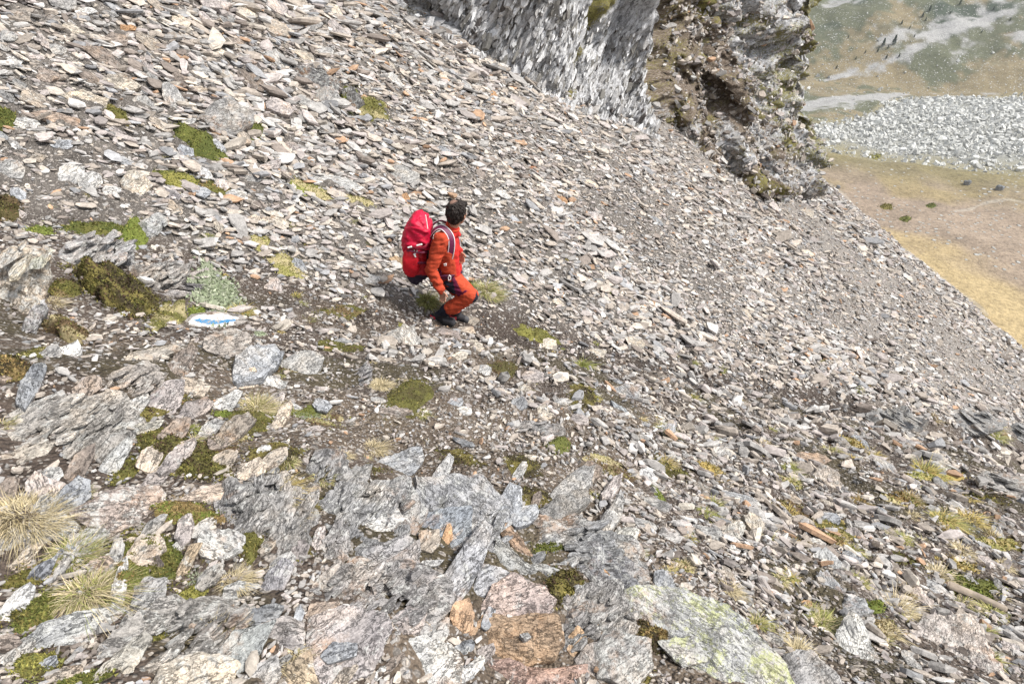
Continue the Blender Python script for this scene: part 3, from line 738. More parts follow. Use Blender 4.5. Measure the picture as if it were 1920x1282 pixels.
for px, py, s, lab in ((1873, 350, 1.2, 'dark rounded boulder standing alone on the knoll, the one further right'), (1812, 340, 1.1, 'dark jagged boulder with pale rubble on the knoll, the one further left'), (1571, 347, .7, 'small grey boulder on the knoll just right of the cliff foot')):
    p = vhit(px, py+6); o = link('boulder', rock_mesh('boulder', [(1, .1), (.6, .8), (-.3, .9), (-.95, .3), (-.8, -.6), (0, -.9), (.7, -.7)], 1.3, (.20, .21, .22), .3, s*7, (30, 6, 5), 1.4), mat=M_BOULD)
    o.location = p+np.array([0, 0, s*.5]); o.scale = (s, s, s*1.1); tag(o, lab, 'boulder')

def leaf_cloud(P, nrm, size, cols, seed=0, spread=.9, asp=.55):
    n = len(P); r = np.random.default_rng(seed)
    d = nrm+r.normal(0, spread, (n, 3)); d /= np.linalg.norm(d, axis=1, keepdims=True)
    t = np.cross(d, r.normal(0, 1, (n, 3))); t /= np.linalg.norm(t, axis=1, keepdims=True); b = np.cross(d, t)
    s = (size*r.uniform(.6, 1.4, n))[:, None]
    V = np.stack([P-t*s*.5*asp, P+b*s*.5*.2-t*0, P+t*s*.5*asp, P+d*s*.8+b*s*.1], 1).reshape(-1, 3)
    i = np.arange(n)*4; F = np.stack([i, i+1, i+2, i+3], -1)
    C = np.repeat(cols, 4, 0)
    return V, F, C
M_NEEDLE = mat_col('conifer_needles', .9, .3, 3)
M_BARK = mat_plain('bark', (.10, .075, .055), .95)
def conifer_meshes(seed):
    r = np.random.default_rng(seed); n = 900
    h = r.uniform(.08, 1, n)**.9; a = r.uniform(0, 6.283, n); lay = .75+.25*np.sin(h*40)
    rad = (1-h)*.30*lay*r.uniform(.35, 1.1, n)+.01
    P = np.stack([rad*np.cos(a), rad*np.sin(a), h-.1*rad], -1); nr = np.stack([np.cos(a), np.sin(a), np.full(n, -.2)], -1)
    cols = np.array([.035, .055, .030])*r.uniform(.6, 1.7, (n, 1))
    V, F, C = leaf_cloud(P, nr, np.full(n, .09), cols, seed, .5)
    me = mesh_np('crown', V, [F], C, False); me.materials.append(M_NEEDLE)
    th = np.linspace(0, 6.283, 8, endpoint=False); rows = []
    for z, q in ((-.06, .03), (.2, .024), (.6, .012), (.98, .003)): rows.append(np.stack([q*np.cos(th), q*np.sin(th), np.full(8, z)], -1))
    tk = mesh_np('trunk', np.concatenate(rows), [grid_faces(4, 8, True)], None, True); tk.materials.append(M_BARK)
    return me, tk
cms = [conifer_meshes(i) for i in range(3)]
for k, (px, py, hp) in enumerate(((1655, 87, 15), (1675, 84, 18), (1645, 98, 8), (1664, 92, 7), (1661, 111, 9), (1685, 108, 8), (1742, 22, 11), (1729, 33, 10), (1690, 46, 8), (1799, 10, 10), (1568, 129, 7), (1714, 70, 6), (1735, 40, 7), (1622, 100, 6), (1604, 112, 6), (1705, 55, 6), (1781, 27, 6), (1862, 20, 7), (1893, 40, 7), (1840, 62, 6), (1590, 72, 6))):
    p = vhit(px, py); t = project(p)[2]; hh = hp*t/1067*.92
    root = link('conifer_tree', None, loc=p); root.scale = (hh, hh, hh)
    link('crown', cms[k % 3][0], root); link('trunk', cms[k % 3][1], root)
    big = {0: 'dark conifer on the far green mountainside, left of the largest pair', 1: 'dark conifer on the far green mountainside, right and taller of the largest pair'}
    tag(root, big.get(k, 'tiny dark conifer scattered on the far green mountainside'), 'conifer', 'conifers on the far mountainside')

# ------------------------------------------------------------------ moss, grass, heath
GC = {'moss': [(.13, .14, .035), (.085, .10, .025), (.18, .17, .05)], 'bright': [(.16, .19, .04), (.12, .15, .03), (.22, .22, .06)],
      'olive': [(.13, .125, .035), (.19, .16, .05), (.085, .085, .025)], 'brown': [(.12, .08, .045), (.17, .12, .06), (.10, .095, .03)],
      'dark': [(.05, .04, .022), (.09, .08, .028), (.075, .045, .03), (.11, .10, .035)], 'straw': [(.46, .38, .23), (.36, .30, .17), (.50, .43, .29)],
      'green': [(.24, .26, .07), (.33, .31, .12), (.19, .21, .06)], 'gold': [(.46, .34, .12), (.40, .32, .13), (.33, .27, .08)],
      'grey': [(.28, .31, .21), (.22, .26, .16), (.34, .36, .27)], 'rust': [(.27, .185, .08), (.22, .16, .07), (.20, .165, .06)], 'mix': [(.30, .28, .10), (.42, .36, .2), (.20, .21, .06)],
      'yellow': [(.27, .25, .07), (.22, .21, .055), (.15, .16, .05)]}
def cols_for(key, n, r):
    c = np.array(GC[key]); return c[r.integers(0, len(c), n)]*r.uniform(.55, 1.5, (n, 1))
_sd = [0]
def axes_px(px, py, w, h, ang, fn=ground_h, t0=.8, t1=60):
    a = math.radians(ang); ux, uy = math.cos(a)*w/2, -math.sin(a)*w/2; vx, vy = math.sin(a)*h/2, math.cos(a)*h/2
    H, ok = hit([px, px+ux, px-ux, px+vx, px-vx], [py, py+uy, py-uy, py+vy, py-vy], fn, t0, t1)
    C = H[0]; A = (H[1]-H[2])/2; B = (H[3]-H[4])/2
    la = np.linalg.norm(A); B = B*min(1, 1.6*la*h/w/max(np.linalg.norm(B), 1e-6)) if np.linalg.norm(B) > 2.2*la else B
    return C, A, B
def moss(px, py, w, h, ang, key, label, name='moss_cushion', cat='moss', group=None, H=.35, leaf=1.0, dens=1.0, fn=ground_h, t0=.8, t1=60, key2=None):
    _sd[0] += 1; sd = _sd[0]; r = np.random.default_rng(sd+1000)
    C, A, B = axes_px(px, py, w, h, ang, fn, t0, t1); dist = np.linalg.norm(C); pxm = dist/1067
    na, nr = (56, 14) if w > 60 else (28, 7)
    Hm = H*min(w, h)*pxm*.6; FOOT.append((C, A/(A@A)*1.0, B/max(B@B, 1e-9), float(max(np.linalg.norm(A), np.linalg.norm(B)))*1.1))
    th = np.linspace(0, 6.283, na, endpoint=False); q = np.linspace(0, 1, nr+1)[1:]
    Q, TH = np.meshgrid(q, th, indexing='ij')
    edge = 1+.28*fbm(np.cos(TH)*1.5+sd, np.sin(TH)*1.5, sd, 3, 5)
    def surf(Q, TH, edge):
        xy = C[:2]+(Q*edge)[..., None]*(np.cos(TH)[..., None]*A[:2]+np.sin(TH)[..., None]*B[:2])
        g = fn(xy[..., 0], xy[..., 1]); s = Hm
        z = g+s*(1-Q**2.2)-.15*s*Q**6-.02*s+s*.35*fbm(xy[..., 0]/(pxm*18), xy[..., 1]/(pxm*18), sd, 3, 7)*(1-Q**4)
        return np.concatenate([xy, z[..., None]], -1)
    V = surf(Q, TH, edge).reshape(-1, 3); c0 = V[:na].mean(0)[None]
    F = grid_faces(nr, na, True)[:, ::-1]; i = np.arange(na); tri = np.stack([np.full(na, len(V)), i, (i+1) % na], -1)
    V = np.concatenate([V, c0])
    nz = fbm(V[:, 0]/(pxm*25), V[:, 1]/(pxm*25), sd, 3, 9)
    ca = np.array(GC[key][0])*.75; cb = np.array(GC[key2 or key][1])*.75
    Cc = ca+(cb-ca)*sm(-.3, .4, nz)[:, None]
    n = int(min(9000, w*h*.25*.8*dens))
    qq = np.sqrt(r.uniform(0, 1.0, n)); qq = np.where(qq > .8, .8+(qq-.8)*r.uniform(.6, 2.4, n), qq); tt = r.uniform(0, 6.283, n); ed = 1+.28*fbm(np.cos(tt)*1.5+sd, np.sin(tt)*1.5, sd, 3, 5)
    L = surf(np.minimum(qq, 1.0), tt, ed); ex = np.maximum(qq-1, 0)[:, None]*(np.cos(tt)[:, None]*A+np.sin(tt)[:, None]*B)*ed[:, None]; L = L+ex; L[:, 2] = np.where(qq > 1, fn(L[:, 0], L[:, 1])+.006, L[:, 2]); nn = np.array([0, 0, 1.])+np.stack([np.cos(tt)*qq*.8, np.sin(tt)*qq*.8, 0*qq], -1)
    cl = cols_for(key, n, r)
    if key2: k2 = (fbm(L[:, 0]/(pxm*22), L[:, 1]/(pxm*22), sd, 3, 9) > .1)[:, None]; cl = np.where(k2, cols_for(key2, n, r), cl)
    LV, LF, LC = leaf_cloud(L, nn, np.full(n, pxm*3.6*leaf), cl, sd)
    me = mesh_np(name, np.concatenate([V, LV]), [F, tri, LF+len(V)], np.concatenate([Cc, LC]), True)
    o = link(name, me, mat=M_MOSS); tag(o, label, cat, group); return o
def tuft(px, py, w, h, key, label, name='grass_tuft', cat='grass tuft', group=None, n=None, lean=(.25, -.15), fn=ground_h, key2=None, up=1.0):
    """w,h: picture size of the tuft in px; (px,py) its middle"""
    _sd[0] += 1; sd = _sd[0]; r = np.random.default_rng(sd+5000)
    Hh, ok = hit([px], [py+h*.22], fn); C = Hh[0]; dist = np.linalg.norm(C); pxm = dist/1067
    n = n or int(np.clip(w*h*.16, 60, 900))
    n = int(n*1.35)
    R0 = w*pxm*.24; Lb = (w+h)*.5*pxm*.36
    a = r.uniform(0, 6.283, n); rr = np.sqrt(r.uniform(0, 1, n))
    bx, by = C[0]+np.cos(a)*rr*R0, C[1]+np.sin(a)*rr*R0
    out = np.stack([np.cos(a), np.sin(a), 0*a], -1)*(rr*.9+.15)[:, None]+r.normal(0, .38, (n, 3))*[1, 1, 0]
    out += np.array([lean[0], lean[1], 0]); flatb = (r.uniform(0, 1, n) < .3)
    L = Lb*r.uniform(.25, 1.15, n)*(1+.35*np.cos(a-sd*2.1)); base = np.stack([bx, by, fn(bx, by)-.003], -1)
    K = 4; wd = np.maximum(.0011, .00085*dist*r.uniform(.6, 1.2, n))
    side = np.cross(out, [0, 0, 1.]); side /= np.maximum(np.linalg.norm(side, axis=1, keepdims=True), 1e-6)
    rows = []
    for k in range(K+1):
        t = k/K
        p = base+np.array([0, 0, 1.])*(L*(t*.95-.62*t*t)*np.where(flatb, .35, 1))[:, None]*up+out*(L*(.25*t+.62*t*t))[:, None]
        ww = (wd*(1-t)**.7*.5+.0001)[:, None]
        rows += [p-side*ww, p+side*ww]
    V = np.stack(rows, 1).reshape(-1, 3); i = (np.arange(n)*2*(K+1))[:, None]
    F = np.concatenate([np.stack([i+2*k, i+2*k+1, i+2*k+3, i+2*k+2], -1).reshape(-1, 4) for k in range(K)])
    c = cols_for(key, n, r)
    if key2: c = np.where(r.uniform(0, 1, (n, 1)) < .4, cols_for(key2, n, r), c)
    me = mesh_np(name, V, [F], np.repeat(c, 2*(K+1), 0), False)
    o = link(name, me, mat=M_LEAF); tag(o, label, cat, group); return o
# ------------------------------------------------------------------ named rocks, outlines in picture pixels of the photograph
R = rock
R([(1150, 1112), (1213, 1092), (1290, 1088), (1366, 1124), (1424, 1180), (1478, 1250), (1500, 1310), (1235, 1310), (1190, 1240), (1160, 1180)], (.37, .37, .36), .5, 'big grey boulder crusted with yellow map lichen at the bottom edge', mat=M_LICH, face=.45, lift=.35)
R([(872, 1190), (905, 1152), (965, 1143), (1048, 1150), (1062, 1200), (1040, 1240), (975, 1250), (892, 1235)], (.31, .225, .155), .02, 'wide ochre flagstone with stepped layers near the bottom edge', face=.4, lift=.3, terr=1.6)
R([(890, 1150), (925, 1095), (962, 1070), (1018, 1096), (1046, 1122), (1036, 1152), (950, 1156)], (.40, .33, .30), .15, 'pinkish grey slab directly above the ochre flagstone', face=.35, lift=.35)
R([(845, 1128), (880, 1118), (892, 1150), (888, 1180), (862, 1190), (842, 1160)], (.46, .31, .20), .02, 'small orange tan block left of the ochre flagstone')
R([(1062, 1195), (1082, 1172), (1100, 1190), (1092, 1222), (1076, 1234), (1062, 1215)], (.44, .31, .20), .02, 'tan teardrop shaped stone right of the ochre flagstone')
R([(975, 1186), (990, 1184), (998, 1192), (985, 1198)], 'w', .2, 'tiny white pebble lying on the ochre flagstone', lift=2.6, T=.03)
R([(1092, 1062), (1112, 1050), (1152, 1084), (1148, 1092)], 'o', .0, 'rusty orange plate leaning on the dark lichened hump', lift=1.2)
R([(786, 1146), (835, 1070), (872, 1018), (912, 962), (932, 975), (908, 1050), (880, 1108), (838, 1150)], (.33, .33, .34), .2, 'long blue grey slab running diagonally above the orange tan block', face=.35)
R([(668, 893), (728, 848), (790, 835), (797, 862), (770, 893), (700, 902)], 'b', .3, 'blue grey slab topmost of the bedrock steps at the bottom centre', face=.4)
R([(655, 992), (680, 950), (738, 943), (772, 972), (762, 992), (708, 1016)], 'w', .35, 'pale rough slab with a small stone on it, left of the tan plate')
R([(778, 962), (885, 942), (884, 1012), (820, 1030), (785, 1000)], (.30, .32, .34), .2, 'blue grey step slab above the tan plate')
R([(785, 992), (824, 990), (826, 1018), (812, 1035), (787, 1030)], 't', .1, 'square tan plate on the blue grey step', lift=1.2)
R([(822, 1026), (838, 982), (846, 978), (850, 1008), (836, 1026)], (.46, .30, .18), 0, 'pointed orange shard standing beside the tan plate', face=.6, lift=1.3)
R([(686, 1116), (716, 1050), (788, 1008), (790, 1060), (738, 1112)], (.29, .27, .26), .15, 'brown grey slab left of the pointed orange shard', face=.35)
R([(572, 1222), (582, 1150), (640, 1136), (732, 1140), (736, 1182), (700, 1255), (605, 1290)], (.34, .31, .30), .25, 'broad purplish grey slab at the bottom edge left of centre')
R([(728, 1300), (745, 1198), (800, 1184), (850, 1205), (872, 1232), (860, 1300)], 'w', .45, 'broad whitish slab at the bottom edge, left of the rust stained one')
R([(868, 1300), (882, 1236), (955, 1232), (1002, 1250), (1100, 1238), (1112, 1300)], (.34, .24, .20), .15, 'rust stained slab on the bottom edge below the ochre flagstone')
R([(1118, 1270), (1110, 1205), (1150, 1180), (1218, 1198), (1228, 1245), (1190, 1290)], 'g', .5, 'speckled pale grey block left of the lichen boulder')
R([(1000, 1030), (1060, 1005), (1132, 1018), (1190, 1058), (1207, 1112), (1160, 1124), (1080, 1066)], (.20, .20, .21), .45, 'dark grey lichened hump of bedrock above the lichen boulder', face=.3, rough=1.8)
R([(930, 985), (955, 975), (1000, 1040), (985, 1048), (945, 1010)], (.26, .19, .14), 0, 'brown flat wedge right of the diagonal blue grey slab', face=.5)
R([(790, 1050), (835, 1046), (824, 1058), (795, 1063)], 'w', .1, 'thin pale sliver lying under the tan plate', lift=1.5)
R([(1095, 1155), (1120, 1140), (1155, 1180), (1140, 1195), (1108, 1190)], (.32, .26, .21), .2, 'brownish block between the ochre flagstone and the lichen boulder')
R([(730, 1160), (770, 1130), (800, 1150), (790, 1185), (745, 1190)], (.30, .27, .26), .2, 'grey broken block left of the orange tan block')
BR = 'bedrock slab'
R([(640, 1062), (700, 1020), (762, 1004), (780, 1022), (722, 1052), (690, 1112), (650, 1100)], (.30, .29, .29), .25, 'flat grey slab between pale rough slab and brown grey slab', lift=.3)
R([(588, 1130), (602, 1088), (650, 1062), (692, 1120), (640, 1142)], (.33, .31, .29), .25, 'grey slab above the left end of the purplish slab', lift=.3)
R([(915, 1048), (932, 1005), (985, 1050), (1058, 1060), (1092, 1098), (1060, 1120), (1000, 1092), (950, 1068)], (.31, .31, .30), .4, 'grey ledge between pinkish slab and dark lichened hump', lift=.3)
R([(1042, 1112), (1090, 1108), (1112, 1150), (1062, 1165), (1046, 1140)], (.33, .30, .28), .3, 'grey block under the dark heath patch', lift=.3)
R([(1078, 1235), (1100, 1205), (1126, 1200), (1134, 1285), (1092, 1270)], (.30, .27, .25), .2, 'brown grey block below the tan teardrop stone', lift=.3)
R([(798, 908), (860, 896), (920, 925), (890, 944), (800, 952)], (.28, .285, .30), .25, 'blue grey ledge above the blue grey step slab', lift=.25)
R([(878, 1122), (905, 1052), (962, 1072), (930, 1100), (898, 1142)], (.34, .34, .35), .2, 'grey blade of rock left of the pinkish slab', lift=.3)
R([(728, 1120), (788, 1066), (836, 1075), (800, 1130), (752, 1146)], (.28, .26, .25), .2, 'brown grey ledge left of the long diagonal slab', lift=.25)
R([(150, 1300), (195, 1240), (275, 1176), (284, 1195), (228, 1300)], (.35, .33, .29), .3, 'long tan grey slab leaning beside the cream slab', face=.5)
R([(25, 1125), (62, 1062), (112, 1034), (92, 1080), (42, 1132)], (.20, .205, .22), .1, 'dark slate blade on the left below the whitish block', face=.5)
R([(-10, 1092), (52, 1022), (82, 1020), (22, 1095)], (.38, .33, .27), .15, 'tan slab leaning up right at the left edge below the straw tuft', face=.45)
R([(-10, 1010), (30, 985), (70, 990), (40, 1015), (0, 1040)], (.30, .29, .28), .2, 'grey slab at the left edge under the straw tuft', face=.4)
R([(478, 1172), (540, 1148), (572, 1162), (572, 1222), (520, 1212)], (.35, .32, .30), .25, 'pinkish grey slab between triangular and purplish slabs', lift=.3)
R([(440, 1300), (470, 1250), (520, 1225), (530, 1260), (505, 1300)], (.32, .31, .30), .25, 'grey slab on the bottom edge left of the pointed cream stone', lift=.4)
R([(610, 1020), (640, 985), (655, 1000), (648, 1040), (615, 1060)], (.33, .32, .31), .2, 'narrow grey slab left of the pale rough slab', face=.45)
R([(1230, 1200), (1300, 1190), (1330, 1235), (1280, 1250)], (.36, .35, .33), .5, 'raised plate on the flank of the lichen boulder', lift=2.5, T=.02, mat=M_LICH)
# lower left
R([(125, 957), (160, 935), (230, 906), (300, 905), (318, 930), (290, 962), (200, 1003), (168, 985)], (.31, .26, .23), .42, 'thick brownish slab blotched with white lichen at the lower left', T=.085, face=.35, lift=.7)
R([(75, 985), (95, 962), (130, 957), (152, 985), (130, 1008), (95, 1012)], 'w', .4, 'whitish block touching the left end of the lichen blotched slab')
R([(18, 1217), (78, 1170), (140, 1148), (215, 1128), (238, 1140), (172, 1200), (100, 1238)], (.37, .37, .36), .55, 'long pale grey slab pointing up right near the lower left corner', face=.35, T=.04)
R([(366, 1018), (380, 992), (430, 986), (462, 998), (458, 1028), (430, 1044), (385, 1042)], 'w', .45, 'pale rounded block with grey lichen right of the blotched slab', T=.07)
R([(308, 1120), (335, 1060), (355, 1020), (379, 1018), (352, 1075), (318, 1122)], (.38, .30, .21), .25, 'upright tan plate standing on edge below the pale rounded block', face=.6, T=.03)
R([(395, 1222), (440, 1180), (518, 1162), (482, 1230), (442, 1278), (388, 1262)], (.30, .31, .30), .35, 'large triangular grey slab at the bottom left', face=.45, lift=.8)
R([(272, 1300), (308, 1240), (370, 1222), (432, 1225), (456, 1240), (425, 1300)], 'c', .3, 'cream slab on the bottom edge left of the triangular one', lift=.8)
R([(303, 1184), (370, 1164), (440, 1130), (432, 1165), (345, 1192)], (.42, .34, .28), .15, 'pinkish flat slab above the cream slab')
R([(515, 1300), (540, 1245), (582, 1214), (602, 1290)], (.46, .37, .26), .1, 'pointed cream and orange stone on the bottom edge right of the triangular slab', face=.5)
R([(600, 1225), (625, 1200), (672, 1205), (668, 1228), (620, 1242)], 'b', .3, 'small grey slab resting on the broad purplish slab', lift=2.0)
R([(478, 1132), (500, 1072), (530, 1044), (552, 1060), (530, 1112), (500, 1150)], (.27, .26, .27), .35, 'ragged grey rock right of the bottom left straw tuft', face=.5, rough=1.8)
R(ell(452, 1108, 78, 44, 12), 'g', .4, 'flat grey stone left of the ragged grey rock')
R([(568, 1128), (592, 1084), (640, 1048), (642, 1076), (600, 1118)], (.33, .30, .27), .2, 'tilted brown grey slab between the ragged rock and the bedrock steps')
R([(336, 935), (380, 908), (455, 898), (450, 925), (395, 942)], (.41, .34, .28), .15, 'flat tan and grey slab under the golden grass')
R([(110, 910), (140, 850), (178, 828), (180, 850), (150, 905), (125, 922)], 'n', .1, 'brown weathered slab leaning up right at the left side', face=.4)
R([(165, 915), (195, 860), (240, 815), (250, 830), (225, 880), (190, 922)], (.36, .36, .35), .35, 'grey slab leaning up right beside the brown weathered one', face=.4)
R([(170, 832), (215, 800), (312, 784), (300, 800), (230, 828)], (.40, .38, .33), .3, 'long flat pale slab pointing right on the left side', T=.02)
R([(-20, 860), (40, 838), (105, 822), (90, 848), (20, 872)], 'c', .1, 'cream slab at the left edge below the dark gravel')
R([(45, 905), (65, 882), (125, 905), (90, 950), (55, 948)], 'p', .15, 'pinkish slab behind the big straw tuft at the left edge')
R([(5, 780), (45, 760), (120, 725), (124, 740), (75, 778), (15, 795)], 'g', .3, 'long grey slab at the left edge above the cream slab', T=.03)
R([(214, 688), (245, 660), (335, 638), (338, 655), (280, 684), (225, 694)], (.34, .31, .27), .15, 'long flat slab left of the painted rock', T=.04)
R([(378, 652), (386, 628), (440, 610), (476, 630), (462, 655), (425, 674)], (.37, .33, .29), .2, 'thick angular slab supporting the painted rock', T=.10, face=.45, lift=1.3)
R(ell(458, 710, 68, 48, 8), (.44, .38, .31), .1, 'pale tan rounded stone, left of a pair below the painted rock', T=.05)
R(ell(513, 719, 52, 36, -12), 'w', .2, 'pale grey stone, right of a pair below the painted rock', T=.05)
# upper left scree
R([(370, 215), (395, 190), (440, 180), (482, 205), (476, 232), (440, 250), (400, 246)], (.29, .28, .27), .3, 'large grey boulder half buried in the upper left scree', T=.32, face=.3)
R([(578, 338), (600, 322), (650, 332), (685, 350), (660, 362), (610, 350)], 'w', .45, 'long whitish slab above the green grass patch', T=.08)
R([(224, 338), (240, 315), (270, 320), (288, 345), (262, 368), (232, 362)], 'c', .4, 'rounded pale cream rock on the left, largest of the pale cluster', T=.14)
R(ell(132, 326, 58, 42, 0), 'w', .25, 'whitish stone left of the rounded cream rock', T=.1)
R(ell(168, 338, 50, 40, -10), 'w', .2, 'whitish stone touching the rounded cream rock on its left', T=.09)
R(ell(20, 318, 56, 38, -8), 'g', .3, 'pale grey stone at the left edge beside the whitish stones')
R([(56, 212), (85, 205), (165, 226), (160, 238), (100, 236)], (.37, .29, .23), .1, 'long tan slab lying flat above the left moss patch', T=.05)
R(ell(50, 230, 52, 26, -5), 'w', .1, 'whitish flat stone left of the long tan slab')
R([(112, 178), (150, 165), (205, 185), (198, 206), (140, 192)], 'c', .15, 'cream weathered slab above the brown moss on the upper left')
R([(140, 132), (165, 133), (200, 158), (190, 164), (155, 148)], 'n', .05, 'narrow brown slab pointing down right on the upper left')
R([(0, 20), (30, 16), (110, 30), (112, 45), (60, 42), (5, 30)], (.30, .27, .24), .1, 'longest grey brown slab near the top left corner', T=.09)
R([(110, 50), (130, 38), (162, 62), (120, 66)], 'c', .1, 'cream slab right of the longest slab near the top left corner')
R([(150, 85), (200, 90), (236, 128), (215, 130), (180, 112)], 'n', .1, 'long brown slab descending through the upper left scree', T=.08)
R([(225, 44), (255, 48), (260, 58), (225, 56)], 'o', 0, 'small bright orange stone near the top left')
R([(540, 128), (565, 118), (640, 150), (638, 168), (590, 160)], (.16, .155, .155), .5, 'dark bedrock rib sticking out left of the mossy rock', rough=1.6, T=.25)
R([(590, 165), (625, 158), (640, 185), (628, 205), (600, 200)], (.30, .29, .28), .4, 'grey block below the dark bedrock rib', T=.2)
R([(640, 165), (665, 160), (690, 205), (670, 215), (648, 195)], 'd', .35, 'dark split rock with moss on both sides', rough=1.5, T=.18)
R(ell(322, 364, 46, 24, -15), (.26, .24, .24), .05, 'dark grey flat stone under the yellow green moss')
R(ell(880, 168, 44, 14, -50), 'w', .1, 'narrow whitish slab pointing down right in the middle of the scree')
R(ell(925, 178, 22, 14, -45), 'o', 0, 'orange brown stone below the narrow whitish slab')
R(ell(1000, 318, 24, 18, -20), 'r', 0, 'pinkish red stone in the scree above and right of the hiker')
R(ell(1050, 372, 34, 16, -25), 'o', 0, 'orange sliver in the scree right of the hiker')
R(ell(775, 100, 60, 18, -32), 'g', .2, 'long grey slab on the scree above the mossy rock')
R(ell(740, 152, 44, 20, -40), 'w', .2, 'pale slab lying right of the dark split rock')
R(ell(830, 285, 48, 22, -30), 'b', .1, 'blue grey slab on the scree above the hiker')
R(ell(757, 330, 66, 44, -15), (.35, .34, .32), .2, 'flat grey slab up and left of the hiker', T=.08)
R(ell(760, 375, 20, 26, 0), 'o', 0, 'orange block above the hiker\'s red rucksack')
# around the hiker
R([(727, 484), (742, 476), (764, 488), (765, 506), (745, 500)], (.35, .26, .17), .05, 'brown wedge shaped rock behind the red rucksack', T=.08)
R([(918, 498), (935, 494), (952, 500), (952, 512), (930, 512), (918, 506)], 'd', .1, 'dark grey stone behind the grass tuft right of the hiker', T=.1)
R([(866, 502), (882, 508), (880, 524), (868, 516)], 'w', .35, 'white lichened rock between the hiker and the grass tuft', T=.15, lift=1)
R([(862, 603), (880, 588), (901, 600), (888, 612)], (.33, .29, .24), .1, 'brown step stone in front of the hiker\'s boots', T=.07)
R([(852, 620), (862, 610), (888, 612), (893, 625), (870, 630)], 't', .1, 'flat tan stone below the hiker\'s boots')
R([(808, 626), (830, 614), (862, 622), (868, 640), (830, 636)], (.27, .23, .21), .05, 'brown flat slab below and left of the flat tan stone', T=.04)
R([(722, 622), (745, 606), (775, 612), (786, 640), (780, 655), (748, 640)], (.42, .40, .37), .3, 'white and tan rock below the hanging plant', T=.14)
R(ell(808, 643, 42, 22, -8), 'g', .15, 'grey flat stone right of the white and tan rock')
R([(1147, 730), (1172, 716), (1196, 726), (1203, 752), (1198, 764), (1170, 752), (1150, 745)], (.29, .29, .29), .05, 'smooth grey triangular rock beside the path', T=.09, face=.5, lift=.8)
R([(1146, 750), (1172, 762), (1196, 785), (1180, 786), (1155, 768)], (.34, .36, .37), .3, 'blue grey sliver under the smooth triangular rock')
R(ell(906, 697, 32, 28, 0), 'w', .2, 'pale rounded stone left of the hanging green tuft')
R(ell(1000, 707, 44, 32, -5), 'p', .15, 'pinkish stone between the pale stone and hanging tuft')
R(ell(972, 757, 34, 32, 20), (.27, .27, .27), .1, 'dark grey egg shaped stone in the middle of the rib')
R(ell(853, 755, 34, 22, 5), 'b', .1, 'grey wedge stone, upper of two left of the egg shaped stone')
R(ell(868, 770, 38, 22, 12), 'w', .1, 'pale wedge stone, lower of two left of the egg shaped stone')
R(ell(1022, 772, 30, 36, 40), 'c', .2, 'cream stone right of the egg shaped stone')
R(ell(512, 540, 32, 40, -60), 'p', .1, 'pinkish kite shaped stone on the path left of the hiker', T=.05)
R(ell(695, 523, 42, 22, -8), 'w', .1, 'whitish flat stone on the path left of the rucksack')
R(ell(560, 498, 34, 26, -50), 'b', .1, 'blue grey leaning stone in the dry grass left of the hiker')
R(ell(705, 475, 24, 34, 0), 'g', .1, 'upright grey stone left of the rucksack')
R(ell(1395, 940, 92, 34, -28), (.33, .33, .33), .3, 'long smooth grey slab on the right part of the rib', T=.04)
R([(1518, 895), (1540, 868), (1572, 882), (1582, 920), (1560, 918), (1525, 910)], (.44, .38, .32), .3, 'big cream and orange stone up right of the long smooth slab', T=.06)
R(ell(1517, 856, 86, 24, -8), (.37, .28, .21), .1, 'brown tan slab above the cream and orange stone')
R(ell(1468, 858, 46, 18, -30), 'w', .2, 'pale slab left of the brown tan slab')
R([(1150, 992), (1172, 985), (1200, 990), (1190, 1030), (1178, 1040), (1165, 1020)], (.45, .44, .40), .15, 'whitish triangular stone above the lichen boulder', T=.04, face=.4)
R(ell(1255, 1005, 52, 34, -15), (.40, .38, .36), .2, 'pale stone right of the whitish triangular one', T=.05)
R(ell(1325, 998, 72, 28, -25), 'g', .4, 'layered grey slab right of the lichen boulder top', terr=1.8)
R(ell(1375, 998, 42, 50, -30), (.42, .40, .36), .3, 'blocky pale rock beside the layered grey slab', T=.07)
R(ell(1378, 1030, 26, 18, -20), 'w', .1, 'small white wedge under the blocky pale rock')
R(ell(1550, 1050, 62, 44, -30), (.40, .40, .39), .3, 'pale grey slab in the lower right, above the leaning slab', T=.05)
R([(1530, 1075), (1552, 1066), (1590, 1118), (1575, 1128), (1545, 1105)], 'b', .1, 'blue grey leaning slab in the lower right', T=.03)
R([(1566, 1140), (1590, 1118), (1622, 1118), (1640, 1145), (1605, 1156)], (.28, .285, .29), .3, 'grey hump left of the bright green moss', T=.08, face=.3)
R([(1555, 1205), (1580, 1160), (1600, 1148), (1622, 1168), (1640, 1220), (1690, 1300), (1620, 1300), (1578, 1248)], (.52, .51, .48), .3, 'big bright white slab on the lower right bottom edge', T=.08, face=.4)
R([(1708, 1188), (1735, 1150), (1820, 1145), (1838, 1172), (1898, 1262), (1862, 1300), (1780, 1278), (1728, 1240)], (.48, .43, .39), .3, 'huge flat cream and brown slab at the lower right corner', T=.09, face=.35, terr=1.5)
R([(1468, 1300), (1470, 1222), (1520, 1218), (1560, 1250), (1590, 1300)], (.33, .32, .31), .2, 'grey bedrock on the bottom edge between lichen boulder and white slab')
R(ell(1725, 1118, 74, 34, -35), (.42, .36, .32), .2, 'pinkish slab above the huge cream and brown slab')
R([(1690, 1070), (1720, 1066), (1800, 1120), (1790, 1132), (1740, 1110)], (.35, .345, .34), .25, 'long grey slab running down right in the lower right', T=.03)
R(ell(1650, 960, 34, 22, -40), 'b', .1, 'blue grey oval stone in the right part of the rib')
R(ell(1552, 946, 44, 16, -32), 'c', .1, 'cream sliver left of the blue grey oval stone')
